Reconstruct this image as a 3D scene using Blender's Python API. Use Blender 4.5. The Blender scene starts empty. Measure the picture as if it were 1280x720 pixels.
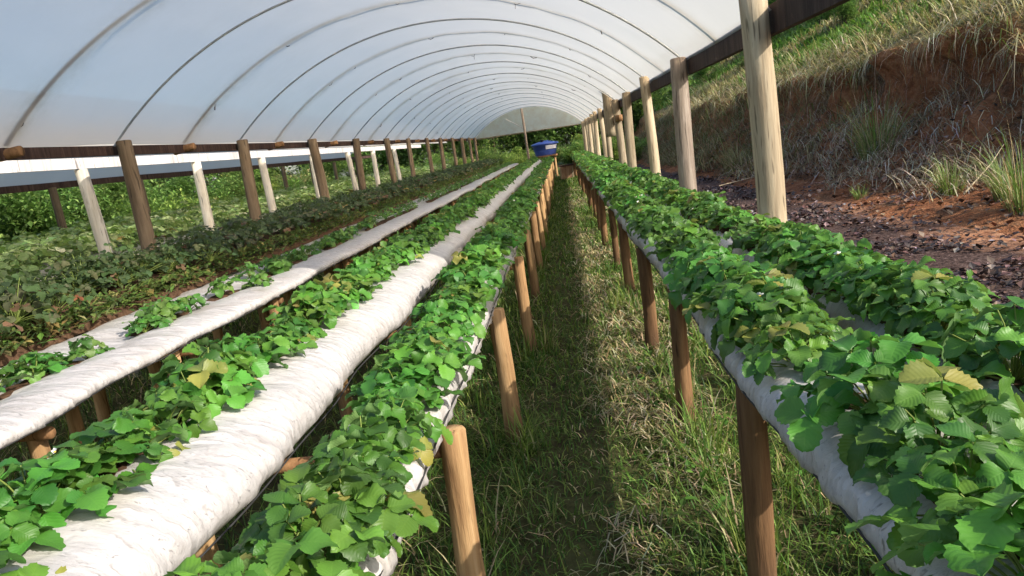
import bpy, math, random
import numpy as np
from mathutils import Matrix, Vector

random.seed(7)
RNG = np.random.default_rng(11)
sc = bpy.context.scene
COL = sc.collection
PI = math.pi
GZ = -0.08          # ground level; the camera stands 1.6 above the bench datum
CAMZ = 1.6

# ------------------------------------------------------------------ helpers
def vn(x, y=0.0, seed=0):
    """value noise, numpy, range -1..1"""
    x = np.asarray(x, float); y = np.asarray(y, float) + 0 * x; x = x + 0 * y
    xi = np.floor(x).astype(np.int64); yi = np.floor(y).astype(np.int64)
    fx = x - xi; fy = y - yi
    fx = fx * fx * (3 - 2 * fx); fy = fy * fy * (3 - 2 * fy)
    def h(a, b):
        n = (a * 374761393 + b * 668265263 + seed * 1274126177) & 0xffffffff
        n = ((n ^ (n >> 13)) * 1274126177) & 0xffffffff
        n = n ^ (n >> 16)
        return (n & 0xffff) / 32767.5 - 1
    return ((h(xi, yi) * (1 - fx) + h(xi + 1, yi) * fx) * (1 - fy) + (h(xi, yi + 1) * (1 - fx) + h(xi + 1, yi + 1) * fx) * fy)

def fbm(x, y=0.0, seed=0, o=4):
    s = 0; a = 1.0; t = 0
    for k in range(o):
        s = s + a * vn(np.asarray(x) * 2 ** k, np.asarray(y) * 2 ** k, seed + k); t += a; a *= .5
    return s / t

def sstep(a, b, x):
    t = np.clip((np.asarray(x, float) - a) / (b - a), 0, 1); return t * t * (3 - 2 * t)

class MB:
    """collects vertices and faces (arrays of one face size each), then links ONE mesh object"""
    def __init__(s):
        s.v = []; s.f = []; s.c = []; s.uv = []; s.n = 0
    def add(s, v, f, c=None, uv=None):
        v = np.asarray(v, float).reshape(-1, 3)
        fs = f if isinstance(f, list) else [f]
        for q in fs:
            q = np.asarray(q, np.int64)
            if q.size: s.f.append(q + s.n)
        s.v.append(v)
        if c is None: c = (1, 1, 1)
        c = np.asarray(c, float)
        s.c.append(np.broadcast_to(c, (len(v), 3)) if c.ndim == 1 else c)
        s.uv.append(np.zeros((len(v), 2)) if uv is None else np.asarray(uv, float))
        s.n += len(v)
    def arrays(s):
        return np.concatenate(s.v), s.f, np.concatenate(s.c), np.concatenate(s.uv)
    def mesh(s, name, mat, smooth=True, attr=True):
        V, F, C, U = s.arrays()
        loops = np.concatenate([q.ravel() for q in F]); sizes = np.concatenate([np.full(len(q), q.shape[1]) for q in F])
        me = bpy.data.meshes.new(name)
        me.vertices.add(len(V)); me.vertices.foreach_set('co', V.astype(np.float32).ravel())
        me.loops.add(len(loops)); me.loops.foreach_set('vertex_index', loops.astype(np.int32))
        me.polygons.add(len(sizes))
        st = np.concatenate([[0], np.cumsum(sizes)[:-1]])
        me.polygons.foreach_set('loop_start', st.astype(np.int32))
        me.polygons.foreach_set('loop_total', sizes.astype(np.int32))
        me.polygons.foreach_set('use_smooth', np.full(len(sizes), smooth))
        if attr:
            a = me.attributes.new('col', 'FLOAT_COLOR', 'POINT')
            a.data.foreach_set('color', np.concatenate([C, np.ones((len(C), 1))], 1).astype(np.float32).ravel())
            uv = me.uv_layers.new(name='UVMap')
            uv.data.foreach_set('uv', U[loops].astype(np.float32).ravel())
        me.update(calc_edges=True); me.validate()
        if mat: me.materials.append(mat)
        return me
    def build(s, name, mat, parent=None, smooth=True):
        o = bpy.data.objects.new(name, s.mesh(name, mat, smooth)); COL.objects.link(o); o.parent = parent
        return o
    # --- shapes
    def box(s, c, size, rot=None, c3=None):
        v = np.array([[x, y, z] for x in (-.5, .5) for y in (-.5, .5) for z in (-.5, .5)]) * np.array(size)
        if rot is not None: v = v @ np.array(rot).T
        f = np.array([[0, 1, 3, 2], [4, 6, 7, 5], [0, 4, 5, 1], [2, 3, 7, 6], [0, 2, 6, 4], [1, 5, 7, 3]])
        s.add(v + np.array(c), f, c3)
    def tube(s, P, r, n=8, cap=True, c3=None):
        P = np.asarray(P, float); m = len(P); r = np.broadcast_to(np.asarray(r, float), (m,))
        T = np.gradient(P, axis=0); T /= np.linalg.norm(T, axis=1)[:, None] + 1e-9
        up = np.array([0, 0, 1.]) if abs(T[0][2]) < .9 else np.array([1., 0, 0])
        A = np.cross(T, up); A /= np.linalg.norm(A, axis=1)[:, None] + 1e-9
        B = np.cross(T, A)
        a = np.arange(n) * 2 * PI / n
        V = P[:, None] + r[:, None, None] * (np.cos(a)[None, :, None] * A[:, None] + np.sin(a)[None, :, None] * B[:, None])
        i, j = np.meshgrid(np.arange(m - 1), np.arange(n), indexing='ij'); j2 = (j + 1) % n
        q = np.stack([i * n + j, i * n + j2, (i + 1) * n + j2, (i + 1) * n + j], -1).reshape(-1, 4)
        fs = [q]
        if cap: fs += [np.arange(n)[None, :], (np.arange(n)[::-1] + (m - 1) * n)[None, :]]
        s.add(V.reshape(-1, 3), fs, c3)
    def grid(s, V, c=None, uv=None):
        """V: (m,n,3)"""
        m, n = V.shape[:2]
        i, j = np.meshgrid(np.arange(m - 1), np.arange(n - 1), indexing='ij')
        q = np.stack([i * n + j, (i + 1) * n + j, (i + 1) * n + j + 1, i * n + j + 1], -1).reshape(-1, 4)
        s.add(V.reshape(-1, 3), q, c if c is None or np.ndim(c) == 1 else np.reshape(c, (-1, 3)), uv)

def tag(o, label=None, cat=None, group=None, kind=None):
    if label: o['label'] = label
    if cat: o['category'] = cat
    if group: o['group'] = group
    if kind: o['kind'] = kind
    return o

def empty(name, loc, label=None, cat=None, group=None):
    o = bpy.data.objects.new(name, None); COL.objects.link(o); o.location = loc; o.empty_display_size = .1
    return tag(o, label, cat, group)

def copy_tree(o, parent=None):
    c = o.copy(); COL.objects.link(c); c.parent = parent
    for ch in list(o.children): copy_tree(ch, c)
    return c

# ------------------------------------------------------------------ materials
def newmat(name):
    m = bpy.data.materials.new(name); m.use_nodes = True
    nt = m.node_tree; nt.nodes.clear()
    return m, nt, nt.nodes.new('ShaderNodeOutputMaterial')
def N(nt, t, **k):
    n = nt.nodes.new('ShaderNode' + t)
    for a, b in k.items():
        if a.startswith('i_'):
            n.inputs[a[2:].replace('_', ' ')].default_value = b
        else: setattr(n, a, b)
    return n
def L(nt, a, b): nt.links.new(a, b)
def ramp(nt, fac, stops):
    r = N(nt, 'ValToRGB'); e = r.color_ramp.elements
    while len(e) < len(stops): e.new(.5)
    for k, (p, c) in enumerate(stops):
        e[k].position = p; e[k].color = (*c, 1) if len(c) == 3 else c
    L(nt, fac, r.inputs[0]); return r.outputs[0]
def mapped(nt, scale, coord='Object'):
    tc = N(nt, 'TexCoord'); mp = N(nt, 'Mapping'); mp.inputs['Scale'].default_value = scale
    L(nt, tc.outputs[coord], mp.inputs[0]); return mp.outputs[0]
def noise(nt, vec, scale, detail=4, rough=.6, dist=0):
    n = N(nt, 'TexNoise'); n.inputs['Scale'].default_value = scale; n.inputs['Detail'].default_value = detail
    n.inputs['Roughness'].default_value = rough; n.inputs['Distortion'].default_value = dist
    if vec is not None: L(nt, vec, n.inputs['Vector'])
    return n.outputs['Fac']
def mixc(nt, fac, a, b, mode='MIX'):
    m = N(nt, 'Mix', data_type='RGBA', blend_type=mode)
    for sock, v in ((0, fac), (6, a), (7, b)):
        if hasattr(v, 'is_linked') or hasattr(v, 'links'): L(nt, v, m.inputs[sock])
        else: m.inputs[sock].default_value = v if sock == 0 else ((*v, 1) if len(v) == 3 else v)
    return m.outputs[2]
def math_(nt, op, a, b=None, clamp=False):
    m = N(nt, 'Math', operation=op, use_clamp=clamp)
    for k, v in enumerate((a, b)):
        if v is None: continue
        if hasattr(v, 'links'): L(nt, v, m.inputs[k])
        else: m.inputs[k].default_value = v
    return m.outputs[0]
def bump(nt, h, strength=.3, dist=.01):
    b = N(nt, 'Bump'); b.inputs['Strength'].default_value = strength; b.inputs['Distance'].default_value = dist
    L(nt, h, b.inputs['Height']); return b.outputs[0]
def principled(nt, out, color, rough=.7, spec=.3, normal=None, metal=0):
    p = N(nt, 'BsdfPrincipled')
    if hasattr(color, 'links'): L(nt, color, p.inputs['Base Color'])
    else: p.inputs['Base Color'].default_value = (*color, 1)
    if hasattr(rough, 'links'): L(nt, rough, p.inputs['Roughness'])
    else: p.inputs['Roughness'].default_value = rough
    p.inputs['Specular IOR Level'].default_value = spec; p.inputs['Metallic'].default_value = metal
    if normal is not None: L(nt, normal, p.inputs['Normal'])
    L(nt, p.outputs[0], out.inputs[0]); return p

def mat_leaf(name, trans=.24, rough=.46, veins=True, spec=.38):
    m, nt, out = newmat(name)
    at = N(nt, 'Attribute', attribute_name='col')
    col = at.outputs['Color']
    oi = N(nt, 'ObjectInfo')
    val = math_(nt, 'MULTIPLY_ADD', oi.outputs['Random'], .3); nt.nodes[-1].inputs[2].default_value = .85
    hs = N(nt, 'HueSaturation'); L(nt, val, hs.inputs['Value']); L(nt, col, hs.inputs['Color'])
    hu = math_(nt, 'MULTIPLY_ADD', oi.outputs['Random'], .03); nt.nodes[-1].inputs[2].default_value = .485
    L(nt, hu, hs.inputs['Hue'])
    col = hs.outputs[0]
    nrm = None
    nz = noise(nt, mapped(nt, (1, 1, 1)), 60, 3)
    col = mixc(nt, math_(nt, 'MULTIPLY', nz, .5), col, mixc(nt, 1.0, col, (1.25, 1.1, .9), 'MULTIPLY'))
    if veins:
        uv = N(nt, 'UVMap'); sx = N(nt, 'SeparateXYZ'); L(nt, uv.outputs[0], sx.inputs[0])
        u = math_(nt, 'ABSOLUTE', sx.outputs[0])
        ph = math_(nt, 'SUBTRACT', math_(nt, 'MULTIPLY', sx.outputs[1], 8.0), math_(nt, 'MULTIPLY', u, 2.6))
        fr = math_(nt, 'FRACT', ph)
        tri = math_(nt, 'ABSOLUTE', math_(nt, 'SUBTRACT', fr, .5))          # .5 at vein, 0 between
        mid = math_(nt, 'SUBTRACT', 1.0, math_(nt, 'MULTIPLY', u, 14.0), True)
        vein = math_(nt, 'MAXIMUM', math_(nt, 'MULTIPLY', math_(nt, 'SUBTRACT', tri, .42), 9.0, True), mid)
        col = mixc(nt, math_(nt, 'MULTIPLY', vein, .20), col, mixc(nt, 1.0, col, (1.7, 1.4, 1.6), 'MULTIPLY'))
        nrm = bump(nt, math_(nt, 'SUBTRACT', 0.0, math_(nt, 'ADD', tri, math_(nt, 'MULTIPLY', mid, .4))), .22, .004)
    geo = N(nt, 'NewGeometry')
    col = mixc(nt, math_(nt, 'MULTIPLY', geo.outputs['Backfacing'], .55), col, mixc(nt, .5, col, (.30, .40, .22)))
    p = N(nt, 'BsdfPrincipled'); L(nt, col, p.inputs['Base Color']); p.inputs['Roughness'].default_value = rough
    p.inputs['Specular IOR Level'].default_value = spec
    if nrm is not None: L(nt, nrm, p.inputs['Normal'])
    t = N(nt, 'BsdfTranslucent'); L(nt, mixc(nt, 1.0, col, (1.5, 1.7, .8), 'MULTIPLY'), t.inputs[0])
    mx = N(nt, 'MixShader'); mx.inputs[0].default_value = trans
    L(nt, p.outputs[0], mx.inputs[1]); L(nt, t.outputs[0], mx.inputs[2]); L(nt, mx.outputs[0], out.inputs[0])
    return m

def mat_wood(name, a, b, c, grain=1.0, rough=.8, mud=False):
    m, nt, out = newmat(name)
    v = mapped(nt, (14, 14, 1.1)); oi = N(nt, 'ObjectInfo')
    ad = N(nt, 'VectorMath', operation='ADD'); L(nt, v, ad.inputs[0])
    sc_ = N(nt, 'VectorMath', operation='SCALE'); cx = N(nt, 'CombineXYZ')
    L(nt, oi.outputs['Random'], cx.inputs[0]); L(nt, oi.outputs['Random'], cx.inputs[2]); L(nt, cx.outputs[0], sc_.inputs[0]); sc_.inputs['Scale'].default_value = 40
    L(nt, sc_.outputs[0], ad.inputs[1]); v = ad.outputs[0]
    n1 = noise(nt, v, 1.3, 6, .65, .6); n2 = noise(nt, v, .35, 3); n3 = noise(nt, v, 5, 4, .7)
    col = ramp(nt, n1, [(.3, a), (.52, b), (.75, c)])
    col = mixc(nt, math_(nt, 'MULTIPLY', math_(nt, 'SUBTRACT', n2, .5), 2.2, True), col, tuple(x * .45 for x in a))
    crk = math_(nt, 'MULTIPLY', math_(nt, 'SUBTRACT', noise(nt, v, 3.2, 2, .5, .3), .62), 14.0, True)
    col = mixc(nt, math_(nt, 'MULTIPLY', crk, .7), col, tuple(x * .22 for x in a))
    if mud:
        ge = N(nt, 'NewGeometry'); sz = N(nt, 'SeparateXYZ'); L(nt, ge.outputs['Position'], sz.inputs[0])
        md = math_(nt, 'MULTIPLY', math_(nt, 'SUBTRACT', math_(nt, 'MULTIPLY_ADD', n2, .5), sz.outputs[2]), 4.0, True); nt.nodes[-3].inputs[2].default_value = 0
        for nd in nt.nodes:
            if nd.type == 'MATH' and nd.operation == 'MULTIPLY_ADD' and nd.inputs[1].default_value == .5: nd.inputs[2].default_value = -.12
        col = mixc(nt, math_(nt, 'MULTIPLY', md, .8), col, (.085, .05, .03))
        kn = math_(nt, 'MULTIPLY', math_(nt, 'SUBTRACT', n3, .60), 7.0, True)
        col = mixc(nt, math_(nt, 'MULTIPLY', kn, .6), col, (.07, .04, .022))
    val = math_(nt, 'MULTIPLY_ADD', oi.outputs['Random'], .5); nt.nodes[-1].inputs[2].default_value = .70
    hs = N(nt, 'HueSaturation'); L(nt, val, hs.inputs['Value']); L(nt, col, hs.inputs['Color'])
    principled(nt, out, hs.outputs[0], rough, .2, bump(nt, math_(nt, 'ADD', n1, math_(nt, 'MULTIPLY', n3, .5)), .55 * grain, .012))
    return m

def mat_plain(name, col, rough=.6, spec=.3, metal=0, vary=.25, scale=12):
    m, nt, out = newmat(name)
    n = noise(nt, mapped(nt, (1, 1, 1)), scale, 5)
    c = ramp(nt, n, [(.3, tuple(x * (1 - vary) for x in col)), (.7, tuple(min(1, x * (1 + vary)) for x in col))])
    principled(nt, out, c, rough, spec, bump(nt, n, .2, .004), metal)
    return m

def mat_mulch_attr(name, rough=.9, trans=0.0, spec=.15):
    m, nt, out = newmat(name)
    at = N(nt, 'Attribute', attribute_name='col')
    p = N(nt, 'BsdfPrincipled'); L(nt, at.outputs['Color'], p.inputs['Base Color']); p.inputs['Roughness'].default_value = rough
    p.inputs['Specular IOR Level'].default_value = spec
    if trans:
        t = N(nt, 'BsdfTranslucent'); L(nt, mixc(nt, 1.0, at.outputs['Color'], (1.3, 1.4, .9), 'MULTIPLY'), t.inputs[0])
        mx = N(nt, 'MixShader'); mx.inputs[0].default_value = trans
        L(nt, p.outputs[0], mx.inputs[1]); L(nt, t.outputs[0], mx.inputs[2]); L(nt, mx.outputs[0], out.inputs[0])
    else: L(nt, p.outputs[0], out.inputs[0])
    return m

def mat_bagfilm(name):
    m, nt, out = newmat(name)
    v = mapped(nt, (1.4, 6, 2)); n1 = noise(nt, v, 3.2, 6, .65, 1.0)
    v2 = mapped(nt, (3, 9, 5)); n2 = noise(nt, v2, 6, 6, .7, 1.5)
    v3 = mapped(nt, (1, 1, 1)); n3 = noise(nt, v3, 2.2, 5, .7)
    col = ramp(nt, n1, [(.25, (.31, .285, .27)), (.42, (.46, .435, .42)), (.7, (.53, .51, .495))])
    dirt = math_(nt, 'MULTIPLY', math_(nt, 'SUBTRACT', n3, .50), 4.0, True)
    col = mixc(nt, math_(nt, 'MULTIPLY', dirt, .55), col, (.27, .20, .155))
    cr = math_(nt, 'MULTIPLY', math_(nt, 'SUBTRACT', n2, .575), 9.0, True)
    col = mixc(nt, math_(nt, 'MULTIPLY', cr, .7), col, (.07, .06, .055))
    w = N(nt, 'TexWave', wave_type='BANDS', bands_direction='Y'); w.inputs['Scale'].default_value = 5.5
    w.inputs['Distortion'].default_value = 9; w.inputs['Detail'].default_value = 4; w.inputs['Detail Scale'].default_value = 1.6
    L(nt, v3, w.inputs['Vector'])
    ln = math_(nt, 'MULTIPLY', math_(nt, 'MULTIPLY', math_(nt, 'SUBTRACT', w.outputs['Fac'], .90), 10.0, True), math_(nt, 'MULTIPLY', math_(nt, 'SUBTRACT', n1, .44), 5.0, True))
    col = mixc(nt, math_(nt, 'MULTIPLY', ln, .55), col, (.17, .145, .125))
    h = math_(nt, 'ADD', math_(nt, 'MULTIPLY', w.outputs['Fac'], .6), math_(nt, 'MULTIPLY', n1, 1.0))
    h = math_(nt, 'ADD', h, math_(nt, 'MULTIPLY', n2, .8))
    principled(nt, out, col, .30, .5, bump(nt, h, .42, .010))
    return m

def mat_film(name, see=.22, tint=(.84, .88, .92), fwd=.0):
    m, nt, out = newmat(name)
    v = mapped(nt, (.5, .9, .5)); n1 = noise(nt, v, 1.2, 5, .6)
    at = N(nt, 'Attribute', attribute_name='col'); sx = N(nt, 'SeparateColor'); L(nt, at.outputs['Color'], sx.inputs[0])
    col = ramp(nt, n1, [(.3, tuple(x * .93 for x in tint)), (.7, tint)])
    n2 = noise(nt, mapped(nt, (2, 2, 2)), 2.2, 5, .7)
    st = math_(nt, 'MULTIPLY', sx.outputs[0], math_(nt, 'MULTIPLY', math_(nt, 'SUBTRACT', n2, .28), 2.2, True), True)
    col = mixc(nt, math_(nt, 'MULTIPLY', st, .7), col, (.46, .40, .29))
    tr = N(nt, 'BsdfTransparent'); tr.inputs[0].default_value = (.95, .97, 1, 1)
    tl = N(nt, 'BsdfTranslucent'); L(nt, col, tl.inputs[0])
    df = N(nt, 'BsdfDiffuse'); L(nt, col, df.inputs[0])
    nb = bump(nt, noise(nt, mapped(nt, (3, 1, 3)), 1.6, 4), .25, .03)
    gl = N(nt, 'BsdfGlossy'); gl.inputs['Roughness'].default_value = .35; L(nt, nb, gl.inputs['Normal'])
    rf = N(nt, 'BsdfRefraction'); rf.inputs['IOR'].default_value = 1.22; rf.inputs['Roughness'].default_value = .75; L(nt, mixc(nt, math_(nt, 'MULTIPLY', st, .75), (.80, .715, .62), (.40, .34, .24)), rf.inputs[0])
    a = N(nt, 'MixShader'); a.inputs[0].default_value = .38; L(nt, tl.outputs[0], a.inputs[1]); L(nt, df.outputs[0], a.inputs[2])
    b = N(nt, 'MixShader'); b.inputs[0].default_value = .05; L(nt, a.outputs[0], b.inputs[1]); L(nt, gl.outputs[0], b.inputs[2])
    d = N(nt, 'MixShader'); d.inputs[0].default_value = fwd; L(nt, b.outputs[0], d.inputs[1]); L(nt, rf.outputs[0], d.inputs[2])
    c = N(nt, 'MixShader'); c.inputs[0].default_value = see; L(nt, d.outputs[0], c.inputs[1]); L(nt, tr.outputs[0], c.inputs[2])
    L(nt, c.outputs[0], out.inputs[0])
    return m

def mat_ground():
    m, nt, out = newmat('ground_soil')
    tc = N(nt, 'TexCoord'); sx = N(nt, 'SeparateXYZ'); L(nt, tc.outputs['Object'], sx.inputs[0])
    P = tc.outputs['Object']
    n1 = noise(nt, P, .9, 6, .65); n2 = noise(nt, P, 6, 6, .7); n3 = noise(nt, P, 28, 5, .7)
    n4 = noise(nt, P, .35, 4, .6)
    red = ramp(nt, n2, [(.3, (.15, .060, .032)), (.5, (.36, .175, .095)), (.72, (.52, .31, .19))])
    mul = ramp(nt, n3, [(.38, (.024, .016, .014)), (.54, (.085, .052, .042)), (.70, (.22, .16, .14))])
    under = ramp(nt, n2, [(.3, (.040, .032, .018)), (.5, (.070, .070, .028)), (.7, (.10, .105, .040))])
    far = ramp(nt, n2, [(.3, (.045, .075, .018)), (.6, (.10, .13, .035))])
    # red soil to the right of the bench, dark mulch strip next to it
    wob = math_(nt, 'MULTIPLY_ADD', n1, 2.4); nt.nodes[-1].inputs[2].default_value = -1.2
    x = math_(nt, 'ADD', sx.outputs[0], wob)
    f_red = math_(nt, 'MULTIPLY', math_(nt, 'SUBTRACT', x, 1.4), 2.5, True)
    mm = math_(nt, 'MULTIPLY', math_(nt, 'SUBTRACT', 4.7, x), 1.4, True)
    mm = math_(nt, 'MULTIPLY', mm, math_(nt, 'MULTIPLY', math_(nt, 'SUBTRACT', n2, .12), 5.0, True))
    f_far = math_(nt, 'MULTIPLY', math_(nt, 'SUBTRACT', -4.6, sx.outputs[0]), 1.5, True)
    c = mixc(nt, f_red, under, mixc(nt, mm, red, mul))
    c = mixc(nt, f_far, c, far)
    f_end = math_(nt, 'MULTIPLY', math_(nt, 'SUBTRACT', sx.outputs[1], 37.0), .4, True)
    c = mixc(nt, f_end, c, far)
    principled(nt, out, c, .95, .1, bump(nt, math_(nt, 'ADD', n2, math_(nt, 'MULTIPLY', n3, .5)), .9, .04))
    return m

def mat_hill():
    m, nt, out = newmat('hill_soil_grass')
    tc = N(nt, 'TexCoord'); P = tc.outputs['Object']
    at = N(nt, 'Attribute', attribute_name='col'); sx = N(nt, 'SeparateColor'); L(nt, at.outputs['Color'], sx.inputs[0])
    n1 = noise(nt, P, 1.1, 6, .7); n2 = noise(nt, P, 5.5, 6, .72); n3 = noise(nt, P, .14, 5, .65); n4 = noise(nt, P, 24, 4, .7)
    red = ramp(nt, n2, [(.28, (.17, .065, .035)), (.5, (.43, .175, .080)), (.72, (.60, .31, .16))])
    drk = ramp(nt, n4, [(.38, (.035, .022, .016)), (.5, (.12, .075, .05)), (.64, (.30, .20, .13))])
    red = mixc(nt, math_(nt, 'MULTIPLY', math_(nt, 'SUBTRACT', n1, .51), 6.0, True), red, drk)
    straw = ramp(nt, n2, [(.3, (.13, .10, .045)), (.7, (.34, .27, .14))])
    green = ramp(nt, n2, [(.3, (.055, .10, .018)), (.5, (.11, .18, .035)), (.7, (.19, .24, .06))])
    gmix = mixc(nt, math_(nt, 'MULTIPLY', math_(nt, 'SUBTRACT', n3, .52), 5.0, True), green, straw)
    # red channel = grass cover, green channel = straw near the lip
    c = mixc(nt, sx.outputs[1], gmix, straw)
    c = mixc(nt, math_(nt, 'ADD', sx.outputs[0], math_(nt, 'MULTIPLY', math_(nt, 'SUBTRACT', n1, .5), .8), True), red, c)
    principled(nt, out, c, .95, .1, bump(nt, math_(nt, 'ADD', n2, math_(nt, 'MULTIPLY', n4, .9)), 1.0, .13))
    return m

M = dict(
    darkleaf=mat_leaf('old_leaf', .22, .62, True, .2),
    leaf=mat_leaf('strawberry_leaf'), stem=mat_mulch_attr('stem', .6, .15, .3), bushleaf=mat_leaf('bush_leaf', .3, .5, False, .25),
    grass=mat_mulch_attr('grass_blade', .55, .3, .25), straw=mat_mulch_attr('dry_blade', .8, .2, .1), litter=mat_mulch_attr('litter', .6, 0, .4),
    bag=mat_bagfilm('white_bag_film'), film=mat_film('greenhouse_film', .06, (.70, .66, .605), .42), gable=mat_film('gable_film', .08, (.58, .66, .62)), film2=mat_film('greenhouse_film_old', .02, (.70, .66, .61)),
    leg=mat_wood('orange_wood', (.22, .12, .055), (.40, .245, .115), (.54, .37, .20), 1.2, .85, True),
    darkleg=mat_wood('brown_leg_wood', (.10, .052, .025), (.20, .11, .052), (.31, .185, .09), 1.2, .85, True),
    post=mat_wood('pale_post_wood', (.27, .20, .125), (.43, .345, .23), (.58, .49, .355)),
    greypost=mat_wood('grey_post_wood', (.16, .12, .09), (.30, .24, .19), (.46, .40, .34), 1.4),
    brownpost=mat_wood('brown_post_wood', (.14, .098, .06), (.25, .18, .115), (.37, .285, .19)),
    whitepost=mat_wood('whitish_post_wood', (.50, .44, .34), (.70, .64, .54), (.82, .78, .70)),
    beam=mat_wood('dark_beam_wood', (.030, .018, .015), (.065, .038, .030), (.12, .075, .06)),
    rail=mat_wood('white_rail_wood', (.62, .56, .54), (.78, .74, .72), (.86, .83, .82), .5),
    cross=mat_wood('crossbar_wood', (.14, .075, .035), (.28, .15, .07), (.40, .24, .12)),
    soil=mat_plain('potting_soil', (.070, .040, .024), .95, .1, 0, .6, 40),
    pipe=mat_plain('galvanised_pipe', (.30, .32, .33), .45, .5, .6, .15), twine=mat_plain('black_twine', (.03, .03, .03), .7),
    wire=mat_plain('rusty_wire', (.09, .065, .05), .7), strap=mat_plain('strap_cloth', (.42, .37, .28), .9, .1),
    petal=mat_plain('white_petal', (.82, .82, .80), .6), pistil=mat_plain('flower_centre', (.55, .42, .05), .7),
    blue=mat_plain('blue_plastic', (.06, .11, .42), .4, .5, 0, .12), black=mat_plain('black_plastic', (.015, .015, .018), .5), label=mat_plain('pale_label', (.72, .72, .80), .5, .3, 0, .06, 3),
    bark=mat_wood('bark', (.05, .035, .025), (.10, .075, .05), (.16, .12, .085), 1.5), ground=mat_ground(), hill=mat_hill(),
    clod=mat_plain('red_clod', (.24, .115, .065), .95, .1, 0, .5, 30), drystick=mat_plain('dry_stick_bark', (.36, .29, .19), .9, .1, 0, .4, 20),
    stump=mat_plain('cut_end', (.33, .15, .06), .9, .1, 0, .4, 60), crate=mat_wood('crate_wood', (.15, .08, .05), (.30, .18, .11), (.44, .30, .2)),
)

# ------------------------------------------------------------------ ground
g = MB()
gx = np.concatenate([np.linspace(-260, -12, 20)[:-1], np.linspace(-12, 8, 120), np.linspace(8, 260, 20)[1:]])
gy = np.concatenate([np.linspace(-120, -2, 12)[:-1], np.linspace(-2, 14, 160), np.linspace(14, 44, 80)[1:], np.linspace(44, 420, 30)[1:]])
X, Y = np.meshgrid(gx, gy, indexing='ij')
rough = np.where(X > 1.3, 1.0, .35) * np.where(np.abs(X) < 12, 1, 0)
Z = GZ + rough * (.045 * fbm(X * 1.3, Y * 1.3, 3) + .03 * fbm(X * 5, Y * 5, 8, 3)) - .02
def ground_z(x, y):
    r = np.where(np.asarray(x) > 1.3, 1.0, .35)
    return GZ + r * (.045 * fbm(np.asarray(x) * 1.3, np.asarray(y) * 1.3, 3) + .03 * fbm(np.asarray(x) * 5, np.asarray(y) * 5, 8, 3)) - .02
g.grid(np.stack([X, Y, Z], -1)[:, ::1])
o = g.build('ground', M['ground']); tag(o, kind='structure')

# ------------------------------------------------------------------ earth bank and hillside (one sheet, overhanging lip)
def foot_x(y): return np.interp(y, [-30, 4, 10, 17, 22, 45, 120], [6.0, 5.6, 4.9, 4.7, 4.2, 3.9, 3.9])
def lip_x(y): return np.interp(y, [-30, 4, 9, 12.5, 16.6, 22, 30, 60, 120], [8.4, 8.2, 7.9, 7.5, 7.05, 6.6, 6.3, 6.0, 6.0])
def lip_z(y): return np.interp(y, [-30, 3, 9, 11, 12.6, 16.6, 22, 30, 60, 120], [.9, 1.0, 1.25, 1.75, 2.66, 2.55, 2.35, 2.35, 2.5, 2.6])
def hollow(y): return np.interp(y, [-30, 8, 11, 17, 21, 26, 120], [.2, .5, 1.0, 1.0, .45, .3, .25])
hy = np.concatenate([np.linspace(-60, 7, 40)[:-1], np.linspace(7, 34, 260), np.linspace(34, 70, 80)[1:], np.linspace(70, 300, 40)[1:]])
fr = np.array([[-1.5, -.02], [-.6, -.01], [-.2, .0], [0, .02], [.12, .035], [.22, .07], [.32, .11], [.42, .155], [.5, .20], [.58, .25], [.66, .31], [.74, .38], [.80, .46], [.84, .56], [.86, .70], [.85, .78], [.84, .85], [.87, .91], [.93, .955], [1.0, .985], [1.08, 1.01]])
rows = []; cov = []
fx_, lx_, lz_, ho = foot_x(hy), lip_x(hy) + .38 * fbm(hy * .7, 2.2, 4) + .22 * vn(hy * 2.1, 1, 9) + .08 * vn(hy * 6, 1, 19), lip_z(hy) + .16 * fbm(hy * .6, 5, 6) + .07 * vn(hy * 2.7, 4, 3), hollow(hy)
for k, (a, b) in enumerate(fr):
    lin = np.clip(b, 0, 1)
    aa = a * ho + (lin if a > 0 else a) * (1 - ho)
    x = fx_ + aa * (lx_ - fx_); z = GZ + b * (lz_ - GZ)
    w = sstep(-.3, .1, a) * (1 - .5 * sstep(.9, 1.05, a))
    x = x + w * (.52 * fbm(hy * .8, b * 3.5, 21) + .16 * fbm(hy * 3.2, b * 9, 5, 3)); z = z + w * (.16 * fbm(hy * 1.1 + 9, b * 4, 23) + .05 * fbm(hy * 4, b * 8, 31, 3))
    x = x + ho * .30 * sstep(.42, .62, b) * (1 - sstep(.80, .92, b))
    if a < -.1: z = z * 0 + GZ - .12
    rows.append(np.stack([x, hy, z], -1))
    gr = sstep(.9, 1.0, a) + (1 - ho) * .35 * sstep(.3, .8, b)
    cov.append(np.stack([np.clip(gr, 0, 1), .85 + 0 * hy, 0 * hy], -1))
hs = np.concatenate([np.linspace(.25, 6, 24), np.linspace(6, 30, 40)[1:], np.linspace(30, 130, 30)[1:]])
def hill_h(d, y):
    s = .44 + .06 * sstep(0, 30, d)
    s = s * np.interp(y, [-60, -20, 4, 14, 300], [.35, .45, .7, 1, 1])
    return s * np.minimum(d, 75) + .1 * np.maximum(0, d - 75) + .5 * sstep(1, 9, d) * fbm(d * .12, y * .12, 41) * np.minimum(d * .3, 4) + .07 * fbm(d * .9, y * .9, 43)
for d in hs:
    rows.append(np.stack([lx_ + .08 * (lx_ - fx_) + d, hy, lz_ + .03 + hill_h(d + 0 * hy, hy)], -1))
    cov.append(np.stack([np.ones_like(hy), np.clip(.9 - sstep(.0, 2.2, d) + 0 * hy, 0, 1), 0 * hy], -1))
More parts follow.
